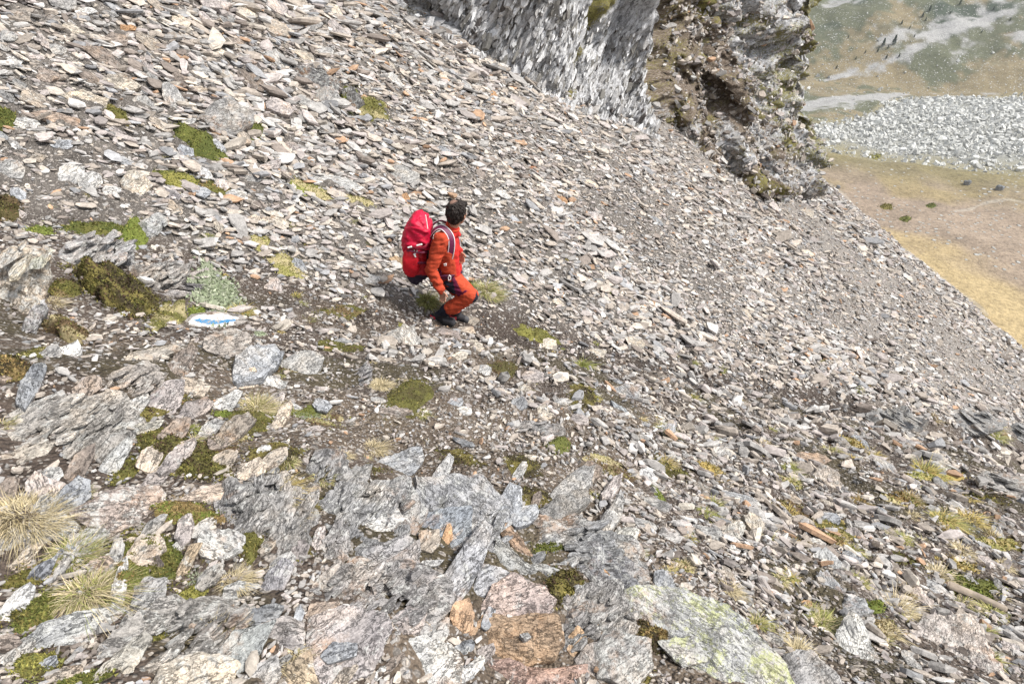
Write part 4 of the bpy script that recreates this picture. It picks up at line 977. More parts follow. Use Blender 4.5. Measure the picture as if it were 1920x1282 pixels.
R(ell(1870, 1180, 40, 16, -20), 'w', .1, 'whitish sliver near the right bottom edge')
R(ell(1698, 832, 56, 20, 0), (.34, .32, .31), .3, 'grey slab under the right ridge of dark outcrops')
R(ell(1512, 1130, 22, 14, 0), 'o', 0, 'small orange stone left of the tall green tuft')

# layered outcrops: one mesh each, base rock and the plates split from it
def outcrop(pp, key, lich, label, foldeg, nplates, tilt=(0, 0, 0), T=None, face=.3, plate=.45, lift=.4, thin=.06, rg=1.9):
    _rk[0] += 1; seed = _rk[0]*1.37; r = np.random.default_rng(_rk[0]+77)
    pp = np.asarray(pp, float)
    O, (X, Y, Z), poly, TT = place_outline(pp, face, lift, T, tilt)
    c = np.array(PAL[key] if isinstance(key, str) else key)*1.2
    V, F, C = rock_mesh('outcrop', poly, TT, c, lich, seed, (72, 13, 6), rg, 1.8, arr=True)
    span = np.abs(poly).max(0); foot(O, X, Y, poly)
    # foliation yaw inside the local frame, from the picture direction
    ctr = pp.mean(0); a = math.radians(foldeg)
    D = pix_ray([ctr[0], ctr[0]+math.cos(a)*30], [ctr[1], ctr[1]-math.sin(a)*30]); t = (O@Z)/(D@Z); w = D*t[:, None]; w = w[1]-w[0]
    yaw = math.atan2(w@Y, w@X)
    n = nplates; al = r.uniform(0, 6.283, n); k = np.sqrt(r.uniform(0, 1, n))*.85
    rad = np.array([np.interp(q, [0, 6.3], [1, 1]) for q in al])
    P = np.stack([np.cos(al)*k*span[0]*.8, np.sin(al)*k*span[1]*.8, TT*.5+r.uniform(-.1, .35, n)*TT], -1)
    nd = np.array([-math.sin(yaw)*.55, math.cos(yaw)*.55, .8]); nr = np.tile(nd/np.linalg.norm(nd), (n, 1))
    L = span.mean()*plate*r.uniform(.6, 1.7, n); cc = np.clip(c*r.uniform(.75, 1.3, (n, 1)), .02, .55)
    global rng; keep = rng; rng = r
    V2, Q2, G2, C2 = shards(P, nr, yaw+r.normal(0, .15, n), L, L*r.uniform(.3, .6, n), L*thin*r.uniform(.7, 2.2, n), cc, .07, 8, True)
    rng = keep
    C2 = np.concatenate([C2, np.full((len(C2), 1), lich)], 1)
    me = mesh_np('outcrop', np.concatenate([V, V2]), F+[q+len(V) for q in Q2]+[g+len(V) for g in G2], np.concatenate([C, C2])); smooth_angle(me, 30)
    o = link('outcrop', me, mat=M_ROCK)
    o.matrix_world = Matrix(((X[0], Y[0], Z[0], O[0]), (X[1], Y[1], Z[1], O[1]), (X[2], Y[2], Z[2], O[2]), (0, 0, 0, 1)))
    tag(o, label, 'outcrop'); TAKEN.append((*pp.mean(0), np.ptp(pp[:, 0])*.5)); return o
outcrop([(-40, 500), (0, 468), (50, 450), (92, 462), (102, 510), (76, 565), (38, 612), (-40, 650)], (.42, .36, .29), .5, 'massive white and orange outcrop on the left edge', 60, 4, face=.45, T=.30, lift=1.0, rg=1.2)
outcrop([(28, 655), (50, 590), (85, 556), (92, 575), (70, 620), (40, 660)], (.33, .32, .32), .45, 'grey split slabs leaning against the white and orange outcrop', 55, 14, face=.5, T=.1)
outcrop([(98, 470), (140, 445), (200, 440), (240, 452), (268, 485), (255, 505), (180, 492), (115, 512)], (.30, .29, .29), .5, 'dark layered outcrop with pale crest above the big dark moss mound', 38, 40, face=.4, T=.24, lift=.8)
outcrop([(245, 500), (300, 490), (358, 500), (352, 520), (310, 552), (292, 558), (268, 525)], (.30, .275, .25), .3, 'layered brown outcrop right of the big dark moss mound', 38, 44, face=.4, T=.18, lift=.7)
outcrop([(308, 548), (330, 530), (395, 535), (365, 552), (335, 566), (310, 566)], (.32, .30, .29), .1, 'stack of thin plates beside the grey green plants', -5, 16, face=.25, T=.05, plate=.8)
outcrop([(190, 720), (215, 690), (270, 682), (312, 700), (292, 745), (255, 755), (210, 742)], (.33, .30, .27), .2, 'low layered outcrop below the reddish tan moss mound', 40, 46, face=.35, T=.06)
outcrop([(255, 420), (290, 400), (315, 405), (300, 440), (285, 465), (270, 450)], (.33, .33, .33), .6, 'white lichened rock ridge right of the bright green moss', 60, 14, face=.4, T=.1)
outcrop([(640, 720), (690, 675), (700, 690), (690, 720), (660, 738)], (.24, .23, .23), .3, 'dark layered ledge left of the pinkish straw tuft', 35, 26, face=.4, T=.06)
outcrop([(700, 768), (760, 762), (775, 775), (740, 780), (705, 778)], (.31, .27, .24), .1, 'brown thin layered ledge below the pinkish straw tuft', -5, 12, face=.3, T=.04)
outcrop([(1600, 800), (1640, 768), (1700, 765), (1740, 790), (1700, 815), (1640, 820)], (.27, .265, .26), .4, 'grey jagged outcrop, leftmost on the right ridge', -30, 34, face=.4, T=.34, lift=.8)
outcrop([(1740, 800), (1780, 772), (1850, 768), (1890, 790), (1850, 815), (1780, 818)], (.26, .255, .25), .35, 'grey jagged outcrop, middle one on the right ridge', -30, 34, face=.4, T=.34, lift=.8)
outcrop([(1870, 850), (1880, 800), (1930, 790), (1960, 830), (1940, 865)], (.24, .24, .24), .4, 'grey jagged outcrop cut by the right edge on the ridge', -30, 24, face=.4, T=.22)
outcrop([(1790, 905), (1840, 885), (1930, 895), (1940, 935), (1860, 945), (1810, 930)], (.33, .31, .29), .4, 'broad pale outcrop on the right edge below the ridge', -20, 24, face=.35, T=.12)
outcrop([(960, 800), (1000, 785), (1060, 800), (1050, 825), (990, 822)], (.26, .25, .245), .3, 'low grey ledge in the middle of the rib', 10, 24, face=.35, T=.06)
outcrop([(560, 880), (600, 835), (650, 850), (660, 900), (600, 930)], (.28, .27, .26), .3, 'layered grey ledge left of the blue grey top slab', 50, 34, face=.35, T=.06)
outcrop([(600, 1020), (640, 960), (660, 1000), (650, 1060), (610, 1080)], (.29, .275, .265), .3, 'tilted layered ledge left of the pale rough slab', 55, 30, face=.4, T=.05)

for pp_, ky, lab_, fo, npl in (
    ([(560, 960), (640, 900), (760, 895), (800, 960), (740, 1040), (620, 1090)], (.29, .285, .28), 'low layered bedrock step left of the blue grey step slab', 50, 70),
    ([(560, 1110), (660, 1040), (800, 1040), (860, 1120), (780, 1200), (600, 1220)], (.28, .265, .255), 'low brown grey bedrock under the broad purplish slab', 48, 70),
    ([(780, 900), (900, 895), (960, 960), (960, 1060), (860, 1080), (790, 1000)], (.30, .30, .305), 'blue grey layered bedrock behind the long diagonal slab', 50, 60),
    ([(940, 960), (1040, 950), (1200, 1010), (1220, 1090), (1080, 1110), (960, 1060)], (.26, .26, .26), 'dark grey bedrock shoulder around the lichened hump', 20, 60),
    ([(1040, 1100), (1160, 1090), (1200, 1180), (1160, 1280), (1060, 1270)], (.30, .285, .27), 'grey bedrock filling the gap left of the lichen boulder', 40, 50),
    ([(0, 790), (90, 740), (230, 730), (280, 800), (180, 880), (20, 890)], (.31, .29, .265), 'long layered ledge of slabs at the left below the heath mound', 35, 80),
    ([(180, 1220), (320, 1110), (470, 1110), (500, 1200), (420, 1290), (220, 1300)], (.33, .31, .285), 'pale layered bedrock under the bottom left slabs', 42, 60),
    ([(410, 900), (540, 870), (600, 960), (560, 1060), (450, 1060)], (.27, .26, .25), 'dark layered bedrock beneath the flat straw tuft', 48, 60)):
    outcrop(pp_, ky, .3, lab_, fo, npl, face=.25, T=.05, lift=.25, plate=.34, thin=.09)
# painted trail mark on its slab
mk = R([(336, 612), (358, 588), (400, 582), (452, 588), (470, 604), (432, 622), (385, 632), (348, 626)], (.33, .30, .27), .05, 'flat rock painted with a white blue white trail mark', 'painted rock', name='painted_rock', T=.05, face=.35, lift=.9, rough=.1, terr=0)
def mat_paint(name, c):
    m, t, b = newmat(name, .65); v = mapped(t)
    n = tex(t, 35, 6, .8, vec=v); n2 = tex(t, 130, 3, .7, vec=v)
    k = ramp(t, math_(t, 'ADD', n.outputs[0], math_(t, 'MULTIPLY', n2.outputs[0], .35)), [(.60, 0), (.67, 1)])
    cc = mix(t, 1, c, ramp(t, n2.outputs[0], [(.35, .75), (.6, 1.1)]), 'MULTIPLY')
    t.links.new(mix(t, k, (.30, .27, .24), cc), b.inputs['Base Color']); bump(t, b, n2.outputs[0], .004, .8); return m
MK_M = {'w': mat_paint('white_paint', (.66, .66, .64)), 'b': mat_paint('blue_paint', (.045, .19, .37))}
def paint(parent, pts, m, name, hgt, label):
    rr_ = random.Random(5); q = []
    for (a, b), (c, d) in zip(pts, pts[1:]+pts[:1]):
        for k in range(5): q.append((a+(c-a)*k/5+rr_.uniform(-3.5, 3.5), b+(d-b)*k/5+rr_.uniform(-2.2, 2.2)))
    pts = q
    M = np.array(parent.matrix_world); O = M[:3, 3]; Z = M[:3, 2]; X = M[:3, 0]; Y = M[:3, 1]
    lift = max(v.co.z for v in parent.data.vertices)
    O2 = O+Z*(lift+hgt); pts = np.array(pts, float); pts = np.stack([pts[:, 0]/2.981, pts[:, 1]/2.981+400], -1)
    D = pix_ray(pts[:, 0], pts[:, 1]); t = (O2@Z)/(D@Z); W_ = D*t[:, None]-O
    bm = bmesh.new(); vs = [bm.verts.new((w@X, w@Y, w@Z)) for w in W_]; f = bm.faces.new(vs)
    g = bmesh.ops.extrude_face_region(bm, geom=[f]); bmesh.ops.translate(bm, vec=(0, 0, -.006), verts=[v for v in g['geom'] if isinstance(v, bmesh.types.BMVert)])
    bmesh.ops.recalc_face_normals(bm, faces=bm.faces)
    me = bpy.data.meshes.new(name); bm.to_mesh(me); bm.free(); me.materials.append(MK_M[m]); o = link(name, me, parent); tag(o, label); return o
paint(mk, [(1052, 606), (1088, 572), (1130, 564), (1180, 566), (1225, 558), (1275, 566), (1335, 586), (1318, 598), (1300, 622), (1240, 632), (1180, 638), (1110, 632), (1060, 620)], 'w', 'paint_mark', .001, 'white painted field of the trail mark')
paint(mk, [(1080, 594), (1110, 588), (1150, 593), (1210, 596), (1260, 594), (1312, 590), (1316, 598), (1270, 609), (1200, 618), (1150, 617), (1110, 608)], 'b', 'paint_stripe', .003, 'blue stripe across the white trail mark')

# weathered timber
def timber():
    A, _ = hit([1772, 1884], [1100, 1148]); A = A+np.array([0, 0, .03]); d = A[1]-A[0]; L = np.linalg.norm(d); d /= L
    s = np.cross(d, [0, 0, 1]); s /= np.linalg.norm(s); u = np.cross(s, d); th = np.linspace(0, 6.283, 22, endpoint=False); rows = []
    for k in range(41):
        t = k/40; rr = .020*(1-.25*t)*(1+.18*fbm(np.cos(th)*2.5, np.sin(th)*2.5, t*1.5, 3, 9))*(1.0 if 0 < k < 40 else .55)
        rows.append(A[0]+d*L*t+(np.cos(th)*rr*1.5)[:, None]*s+(np.sin(th)*rr)[:, None]*u+u*.008*math.sin(t*3))
    n = 22; V = np.concatenate(rows); caps = [np.arange(n)[None], (np.arange(n)[::-1]+40*n)[None]]
    me = mesh_np('timber_stick', V, [grid_faces(41, n, True)]+caps, np.tile([.36, .30, .24], (len(V), 1)), True)
    m = mat_col('weathered_wood', .9, .45, 6, .01); tag(link('timber_stick', me, mat=m), 'weathered grey timber stick half buried at the lower right', 'stick')
timber()

# ------------------------------------------------------------------ individual stones of the scree and rib, by zone
def in_zone(px, py, z): 
    x0, y0, x1, y1, f = z; return x0 <= px <= x1 and y0 <= py <= y1 and (f is None or f(px, py))
cl = lambda px, py: py > np.interp(px, [700, 850, 1050, 1232, 1300, 1400, 1541], [-20, 96, 204, 280, 320, 385, 380])+8
body = lambda px, py: not (740 < px < 910 and 365 < py < 625)
ZONES = [((0, 0, 640, 200, None), 48, (34, 74), -22, 'wgptcgn', 'loose schist slab in the scree near the top left', 'larger slabs of the upper left scree'),
         ((0, 200, 620, 430, None), 30, (28, 52), -20, 'wgptcb', 'loose schist stone in the scree between moss patches on the left', 'larger stones of the middle left scree'),
         ((560, 20, 1250, 380, lambda x, y: cl(x, y) and body(x, y)), 14, (24, 40), -32, 'wgptco', 'loose schist stone in the scree between hiker and cliff', 'larger stones of the scree below the cliff'),
         ((900, 380, 1560, 700, lambda x, y: y < 560+(x-900)*.36), 10, (24, 36), -35, 'wgptcb', 'loose schist stone in the scree right of the hiker', 'larger stones of the scree right of the hiker'),
         ((480, 640, 1250, 890, None), 24, (26, 46), -10, 'wgptcb', 'loose schist stone on the rib below the hiker', 'larger stones of the middle of the rib'),
         ((0, 660, 560, 1270, None), 62, (46, 120), 38, 'ggtnwwtpb', 'schist slab slanting up right on the left part of the rib', 'slanting slabs of the left part of the rib'),
         ((520, 880, 1160, 1270, None), 30, (50, 110), 45, 'ggbwtnp', 'broken schist slab wedged between the bedrock steps at the bottom centre', 'broken slabs of the bottom centre'),
         ((1180, 820, 1910, 1260, None), 36, (30, 60), -32, 'wgptcgb', 'schist slab slanting down right on the right part of the rib', 'slanting slabs of the right part of the rib')]
n_named = _rk[0]
z_tight = lambda lab: .22 if 'left part' in lab or 'wedged' in lab else .5
for z, cnt, (s0, s1), ang, keys, lab, grp in ZONES:
    k = tries = 0
    while k < cnt and tries < 4000:
        tries += 1
        px, py = random.uniform(z[0], z[2]), random.uniform(z[1], z[3])
        if not in_zone(px, py, z) or not body(px, py): continue
        s = random.uniform(s0, s1)
        if any((px-a)**2+((py-b)*1.3)**2 < (r*.62+s*z_tight(lab))**2 for a, b, r in TAKEN): continue
        kk = random.choice(keys); fk = random.uniform(.72, 1.3); c = tuple(v*fk for v in PAL[kk])
        rock(ell(px, py, s, s*random.uniform(.28, .6), ang+random.gauss(0, 16), random.choice((6, 7, 8)), .2), c, random.uniform(.02, .3), lab, group=grp, face=random.uniform(.05, .4), lift=random.uniform(.55, 1.0), thick=None); k += 1
print('rocks', n_named, _rk[0])
# ------------------------------------------------------------------ plants
K = moss
K(376, 272, 118, 42, -27, 'moss', 'long green moss cushion stretched downslope in the upper left scree', H=.5)
K(222, 217, 62, 24, -30, 'olive', 'olive brown moss strip below the cream slab on the upper left', H=.4)
K(478, 244, 36, 40, -45, 'moss', 'small green moss patch touching the half buried grey boulder', H=.4)
K(652, 190, 34, 62, -10, 'moss', 'green moss filling the gap left of the dark split rock', H=.4)
K(698, 205, 66, 48, -35, 'olive', 'grassy moss slope right of the dark split rock', H=.3, key2='mix')
K(8, 226, 44, 44, -30, 'moss', 'green moss patch at the left edge of the scree', H=.4)
K(336, 338, 84, 34, -18, 'yellow', 'yellow green moss above the dark grey flat stone', H=.35, key2='moss')
K(410, 352, 80, 18, -20, 'olive', 'dry olive moss strip right of the dark grey flat stone', H=.2, key2='rust')
K(255, 450, 52, 62, -50, 'bright', 'bright green moss on the right shoulder of the layered outcrop', H=.5)
K(180, 432, 150, 28, -4, 'olive', 'olive moss band along the top of the layered outcrop', H=.4, key2='moss')
K(70, 434, 66, 16, 0, 'bright', 'yellow green moss strip above the white and orange outcrop', H=.4)
K(15, 395, 60, 60, 0, 'brown', 'brown heath at the left edge above the white and orange outcrop', cat='heath', name='heath_patch', H=.5, key2='dark')
K(222, 550, 200, 126, -25, 'dark', 'big dark mound of moss and heath in front of the layered outcrop', 'heath_mound', 'heath mound', H=.5, leaf=1.3, key2='olive')
K(130, 622, 98, 76, -10, 'brown', 'reddish tan moss mound left of the big dark mound', 'moss_mound', H=.5, key2='mix')
K(118, 545, 62, 60, 0, 'olive', 'olive moss pad between the two outcrops on the left', H=.3, key2='brown')
K(28, 700, 96, 96, 0, 'dark', 'dark brown heath mound at the left edge', 'heath_mound', 'heath mound', H=.5, leaf=1.3, key2='rust')
K(75, 662, 74, 36, 10, 'olive', 'olive green moss strip above the dark left edge heath', H=.3, key2='mix')
K(402, 548, 104, 84, -35, 'grey', 'grey green silvery plants beside the stack of thin plates', 'silver_plant', 'plant', H=.25, leaf=2.0, dens=.6)
K(370, 585, 44, 26, 0, 'bright', 'bright moss just above the painted rock', H=.3)
K(318, 598, 80, 44, 20, 'olive', 'olive moss strip leading to the painted rock', H=.25, key2='mix')
K(487, 627, 28, 20, 0, 'grey', 'small pale green clump right of the painted rock', 'green_clump', 'plant', H=.4)
K(760, 618, 40, 14, -40, 'yellow', 'yellow green moss strip on the white and tan rock', H=.4)
K(1010, 632, 92, 26, -16, 'olive', 'mossy turf edge just below the path right of the hiker', H=.5, key2='yellow')
K(770, 740, 64, 92, -60, 'olive', 'green brown moss hollow right of the pinkish straw tuft', H=.2, key2='dark')
K(420, 776, 38, 14, 0, 'bright', 'small bright green cushion left of the tall straw tuft', H=.5)
K(470, 790, 108, 46, -8, 'olive', 'dark moss bed around the tall straw tuft', H=.25, key2='dark')
K(582, 776, 62, 26, 5, 'moss', 'pale green moss patch right of the tall straw tuft', H=.3, key2='grey')
K(345, 852, 190, 84, -20, 'olive', 'wide dark moss bed in the lower left above the golden grass', H=.2, leaf=1.4, key2='dark')
K(345, 965, 150, 56, -8, 'bright', 'bright moss carpet right of the lichen blotched slab', H=.25, leaf=1.2, key2='rust')
K(285, 1040, 130, 92, -30, 'olive', 'green moss hollow below the lichen blotched slab', H=.2, leaf=1.4, key2='moss')
K(250, 1085, 72, 110, -20, 'moss', 'rounded olive moss mound right of the big straw tuft', H=.45, key2='rust')
K(345, 1128, 120, 40, 30, 'yellow', 'yellow green moss strip under the upright tan plate', H=.25, leaf=1.3)
K(65, 1150, 130, 60, 30, 'moss', 'green moss bed above the long pale slab', H=.25, leaf=1.4, key2='olive')
K(45, 1090, 90, 40, 20, 'olive', 'olive moss left of the biggest straw tuft', H=.25, leaf=1.3)
K(72, 1244, 90, 50, 20, 'yellow', 'yellow green moss around a dark hollow under the long pale slab', H=.4, leaf=1.4, key2='dark')
K(158, 1272, 110, 30, 10, 'moss', 'green moss on the bottom edge at the left', H=.3, leaf=1.4)
K(300, 1170, 70, 60, 40, 'olive', 'dark moss in the gap above the cream slab', H=.2, leaf=1.4, key2='dark')
K(895, 984, 20, 66, 0, 'yellow', 'yellow green stonecrop in the crack right of the blue grey step', 'stonecrop', 'stonecrop', H=.4, leaf=1.5)
K(1030, 1026, 66, 26, -5, 'moss', 'green stonecrop patch on the dark lichened hump', 'stonecrop', 'stonecrop', H=.4, leaf=1.5)
K(1062, 1100, 72, 76, 0, 'dark', 'dark heath patch above the tan teardrop stone', 'heath_patch', 'heath', H=.3, leaf=1.6, key2='olive')
K(1215, 1192, 110, 56, -8, 'dark', 'dark moss cushion growing against the lichen boulder', H=.4, leaf=1.6, key2='rust')
K(1190, 1266, 60, 30, 0, 'olive', 'olive moss at the bottom edge below the speckled block', H=.3, leaf=1.5)
K(1640, 1136, 38, 28, -15, 'bright', 'bright emerald moss cushion beside a straw tuft', H=.7, leaf=1.1)
K(1815, 1100, 116, 44, -25, 'moss', 'dark green creeping moss above the timber stick', H=.25, leaf=1.3, key2='bright')
K(1235, 930, 16, 52, 35, 'bright', 'narrow bright moss streak right of the rib middle', H=.4)
K(1050, 836, 40, 36, 0, 'moss', 'green moss clump in the middle of the rib', H=.3)
K(985, 870, 90, 40, -20, 'dark', 'brown heath patch in the middle of the rib', 'heath_patch', 'heath', H=.2, key2='olive')
K(600, 945, 70, 36, 0, 'dark', 'dark red brown heath right of the golden grass', 'heath_patch', 'heath', H=.25, key2='olive')
K(520, 850, 110, 50, 0, 'dark', 'dark heath bed below the green moss patch', 'heath_patch', 'heath', H=.15, key2='olive')
K(1095, 740, 60, 80, -50, 'dark', 'dark moss under the hanging green tuft', H=.2, key2='olive')
K(940, 690, 70, 34, 0, 'brown', 'brown moss patch right of the pale rounded stone', H=.2, key2='dark')
K(1750, 895, 120, 26, -4, 'gold', 'golden grass pad below the ridge on the right', 'grass_pad', 'grass', H=.3, key2='green')
K(1870, 1020, 90, 30, -10, 'mix', 'yellow grass pad near the right edge', 'grass_pad', 'grass', H=.3, key2='gold')
K(1570, 990, 90, 26, -20, 'olive', 'olive grassy strip in the right part of the rib', 'grass_pad', 'grass', H=.2, key2='gold')
K(470, 1020, 60, 60, 0, 'olive', 'dark moss right of the pale rounded block', H=.2, leaf=1.3, key2='dark')
K(545, 500, 80, 46, -20, 'mix', 'dry grass mat around the blue grey leaning stone', 'grass_pad', 'grass', H=.15)
K(585, 358, 90, 28, -14, 'green', 'green grass patch below the long whitish slab', 'grass_pad', 'grass', H=.25, key2='mix')
K(668, 376, 80, 20, -12, 'mix', 'green and straw grass strip left of the hiker\'s head', 'grass_pad', 'grass', H=.25)
K(495, 455, 60, 26, -15, 'mix', 'pale dry grass patch on the scree left of the hiker', 'grass_pad', 'grass', H=.15)
K(640, 585, 90, 30, 0, 'olive', 'thin dry moss beside the path left of the boots', H=.1, key2='brown')
G = tuft
G(918, 540, 74, 50, 'green', 'long haired green and straw tuft right of the hiker\'s knee', key2='straw', n=900, lean=(.5, -.3))
G(882, 524, 36, 40, 'green', 'green tuft directly behind the hiker\'s knee', n=300, key2='mix')
G(800, 552, 60, 66, 'olive', 'dark green hanging plant under the red rucksack', 'hanging_plant', 'plant', n=900, key2='green', lean=(.1, -.5))
G(450, 574, 54, 56, 'gold', 'yellow green grass tuft above right of the painted rock', key2='green', n=500)
G(715, 712, 58, 52, 'straw', 'pinkish straw tuft on the rib left of the moss hollow', n=700, lean=(.1, -.2))
G(790, 768, 30, 44, 'green', 'small green and straw tuft below the moss hollow', key2='straw')
G(486, 752, 86, 66, 'straw', 'tall straw tuft below the pair of pale stones', key2='mix', n=900)
G(645, 845, 40, 42, 'straw', 'small straw tuft, left of two above the blue grey top slab')
G(700, 832, 62, 40, 'straw', 'straw tuft, right of two above the blue grey top slab')
G(608, 888, 54, 50, 'straw', 'straw tuft left of the blue grey top slab', key2='green')
G(545, 858, 40, 36, 'straw', 'straw tuft in the dark heath bed', key2='green')
G(505, 912, 120, 50, 'gold', 'spreading golden tuft above the flat straw tuft', key2='straw', n=900)
G(545, 950, 104, 50, 'straw', 'flat straw tuft below the golden one', n=700)
G(55, 950, 130, 92, 'straw', 'large straw tuft on the left edge', n=1200, lean=(.2, -.1))
G(145, 862+60, 50, 34, 'green', 'pale green tuft above the lichen blotched slab', key2='straw')
G(140, 1030, 100, 62, 'green', 'green and straw tuft below the whitish block', key2='straw', n=800)
G(175, 1088, 124, 104, 'straw', 'biggest straw tuft in the lower left with long drooping blades', n=1500, key2='green', lean=(.35, -.2))
G(440, 1080, 70, 56, 'straw', 'thin straw tuft above the flat grey stone')
G(412, 1182, 84, 76, 'straw', 'straw tuft behind the cream slab', n=700)
G(555, 1210, 44, 54, 'straw', 'straw tuft between triangular slab and purplish slab')
G(95, 560, 50, 50, 'straw', 'thin pale tuft on the moss pad between the outcrops', n=220)
G(395, 1075-40, 36, 30, 'olive', 'small olive tuft under the pale rounded block')
G(366, 1076, 36, 34, 'grey', 'grey green leafy rosette right of the upright tan plate', 'leafy_rosette', 'plant')
G(1090, 672, 34, 70, 'green', 'hanging green tuft on the path edge', key2='bright', n=500, lean=(.2, -.3))
G(1112, 742, 46, 26, 'green', 'short green tuft below the hanging one', key2='gold')
G(1372, 740, 38, 30, 'gold', 'golden tuft on the path edge, right of three', key2='green')
G(1297, 740, 26, 34, 'green', 'yellow green tuft on the path edge, left of three', key2='gold')
G(1352, 690, 30, 20, 'green', 'green tuft above the golden path edge tuft')
G(1300, 672, 22, 26, 'green', 'small green tuft highest beside the path')
G(1618, 714, 30, 18, 'rust', 'orange tuft on the scree right of the path')
G(1612, 730, 30, 16, 'green', 'green tuft under the orange one')
G(1545, 1152, 66, 84, 'green', 'tall green tuft left of the grey hump', n=900, key2='straw', lean=(.2, -.2))
G(1685, 1132, 72, 48, 'straw', 'straw tuft right of the emerald moss cushion', n=700)
G(1612, 1084, 48, 38, 'mix', 'green straw tuft above the grey hump')
G(1365, 1092, 46, 60, 'straw', 'straw tuft right of the lichen boulder top')
G(1420, 1160, 40, 46, 'mix', 'grass tuft against the lichen boulder')
G(1500, 1205, 50, 84, 'straw', 'long straw tuft right of the lichen boulder', n=600)
G(1115, 922, 30, 26, 'mix', 'small pale tuft right of the brown heath patch')
G(1200, 1034, 28, 26, 'mix', 'small tuft beside the dark lichened hump')
G(1250, 800, 60, 40, 'mix', 'dry tuft beside the soil path')
G(1410, 840, 40, 26, 'gold', 'golden tuft above the long smooth grey slab')
G(1735, 880, 70, 34, 'gold', 'golden grass tuft above the golden pad', key2='green')
G(1640, 880-30, 50, 22, 'gold', 'golden tuft left of the ridge outcrops')
G(1770, 968, 70, 36, 'gold', 'golden tuft on the dark soil at the right', key2='green', n=500)
G(1820, 970, 60, 24, 'gold', 'low golden tuft right of the one on dark soil')
G(1615, 936, 50, 28, 'rust', 'orange brown tuft above the blue grey oval stone')
G(1490, 1012, 50, 30, 'rust', 'orange straw tuft below the long smooth grey slab')
G(1760, 1075, 60, 34, 'straw', 'straw tuft above the timber stick')
G(1860, 1140, 50, 36, 'mix', 'green straw tuft by the end of the timber stick')
G(1850, 1225, 46, 40, 'mix', 'yellow green tuft on the edge of the huge slab')
G(1440, 1005, 34, 26, 'mix', 'small tuft right of the blocky pale rock')
G(1700, 1010, 44, 24, 'mix', 'pale tuft in the right part of the rib')
G(1560, 890-50, 46, 22, 'mix', 'pale dry tuft above the brown tan slab')
G(160, 22+60, 10, 10, 'mix', 'tiny tuft in the upper left scree')
G(695, 22, 30, 28, 'green', 'green tuft at the top of the scree', key2='gold')
G(760, 12, 40, 20, 'olive', 'olive tuft at the top of the scree')
for i_, (px, py, w, h, an) in enumerate(((300, 760, 120, 30, 20), (430, 830, 90, 40, 20), (240, 880, 70, 34, 40), (560, 1020, 50, 60, 50), (610, 790, 90, 30, -10), (700, 880, 70, 26, 0), (860, 860, 110, 30, -15), (1150, 880, 100, 34, -25), (1260, 880, 90, 30, -30), (1000, 930, 90, 40, -20), (1480, 950, 80, 26, -20), (1700, 1050, 90, 24, -25), (1850, 930, 90, 26, -10), (540, 690, 90, 22, -5), (640, 650, 100, 22, -5))):
    K(px, py, w, h, an, ('dark', 'brown', 'olive')[i_ % 3], 'ragged brown and olive ground heath between stones of the rib', 'heath_patch', 'heath', group='ragged heath patches on the rib', H=.12, leaf=1.2, dens=.9, key2=('olive', 'mix', 'dark')[i_ % 3])
# small anonymous tufts
def few(n, box, f, keys, s0, s1, lab, grp):
    k = 0
    while k < n:
        px, py = random.uniform(box[0], box[2]), random.uniform(box[1], box[3])
        if not f(px, py) or any((px-a)**2+(py-b)**2 < (r*.6)**2 for a, b, r in TAKEN if r > 25): continue
        s = random.uniform(s0, s1); tuft(px, py, s, s*.7, random.choice(keys), lab, group=grp, key2=random.choice(['straw', 'green', None])); k += 1
few(48, (1180, 780, 1900, 1240), lambda x, y: True, ['straw', 'gold', 'mix', 'green', 'gold', 'rust'], 22, 50, 'small dry grass tuft among slabs on the right part of the rib', 'small tufts on the right part of the rib')
few(24, (520, 640, 1250, 900), lambda x, y: True, ['mix', 'green', 'gold', 'straw'], 12, 26, 'small grass tuft among stones on the middle of the rib', 'small tufts on the middle of the rib')
few(16, (380, 390, 760, 620), lambda x, y: True, ['mix', 'gold', 'green'], 14, 34, 'small dry grass tuft left of the hiker', 'small tufts left of the hiker')
few(12, (80, 200, 500, 420), lambda x, y: True, ['green', 'mix', 'bright'], 10, 22, 'small green tuft between stones of the left scree', 'small tufts in the left scree')
few(14, (900, 380, 1600, 700), lambda x, y: y > 380+(x-900)*.3, ['green', 'mix', 'gold'], 9, 18, 'tiny grass tuft in the scree right of the hiker', 'tiny tufts in the scree right of the hiker')
few(14, (0, 760, 560, 1270), lambda x, y: True, ['straw', 'green', 'mix'], 24, 46, 'small straw tuft among slanting slabs at the lower left', 'small tufts on the left part of the rib')
for i_, (px, py, w, h, ky, lab_) in enumerate(((1700, 935, 80, 22, 'rust', 'rusty grass pad in the right part of the rib'), (1880, 905, 70, 20, 'green', 'green grass pad below the pale outcrop at the right edge'), (1600, 830, 60, 18, 'gold', 'golden grass strip left of the ridge'), (1480, 905, 60, 16, 'mix', 'dry grass strip above the long smooth grey slab'), (1560, 1010, 70, 22, 'rust', 'rust brown grass strip below the blue grey oval stone'), (1330, 880, 60, 20, 'gold', 'golden grass pad left of the long smooth grey slab'), (1280, 1060, 50, 24, 'straw', 'straw pad above the lichen boulder'), (1660, 1180, 60, 40, 'straw', 'straw pad beside the huge cream and brown slab'), (1800, 1060, 80, 20, 'gold', 'golden grass strip above the timber stick'))):
    K(px, py, w, h, -18, ky, lab_, 'grass_pad', 'grass', H=.3, leaf=1.5, key2='mix'); G(px+8, py-6, w*.5, h*1.5, ky, 'grass blades standing on the '+lab_, key2='straw')
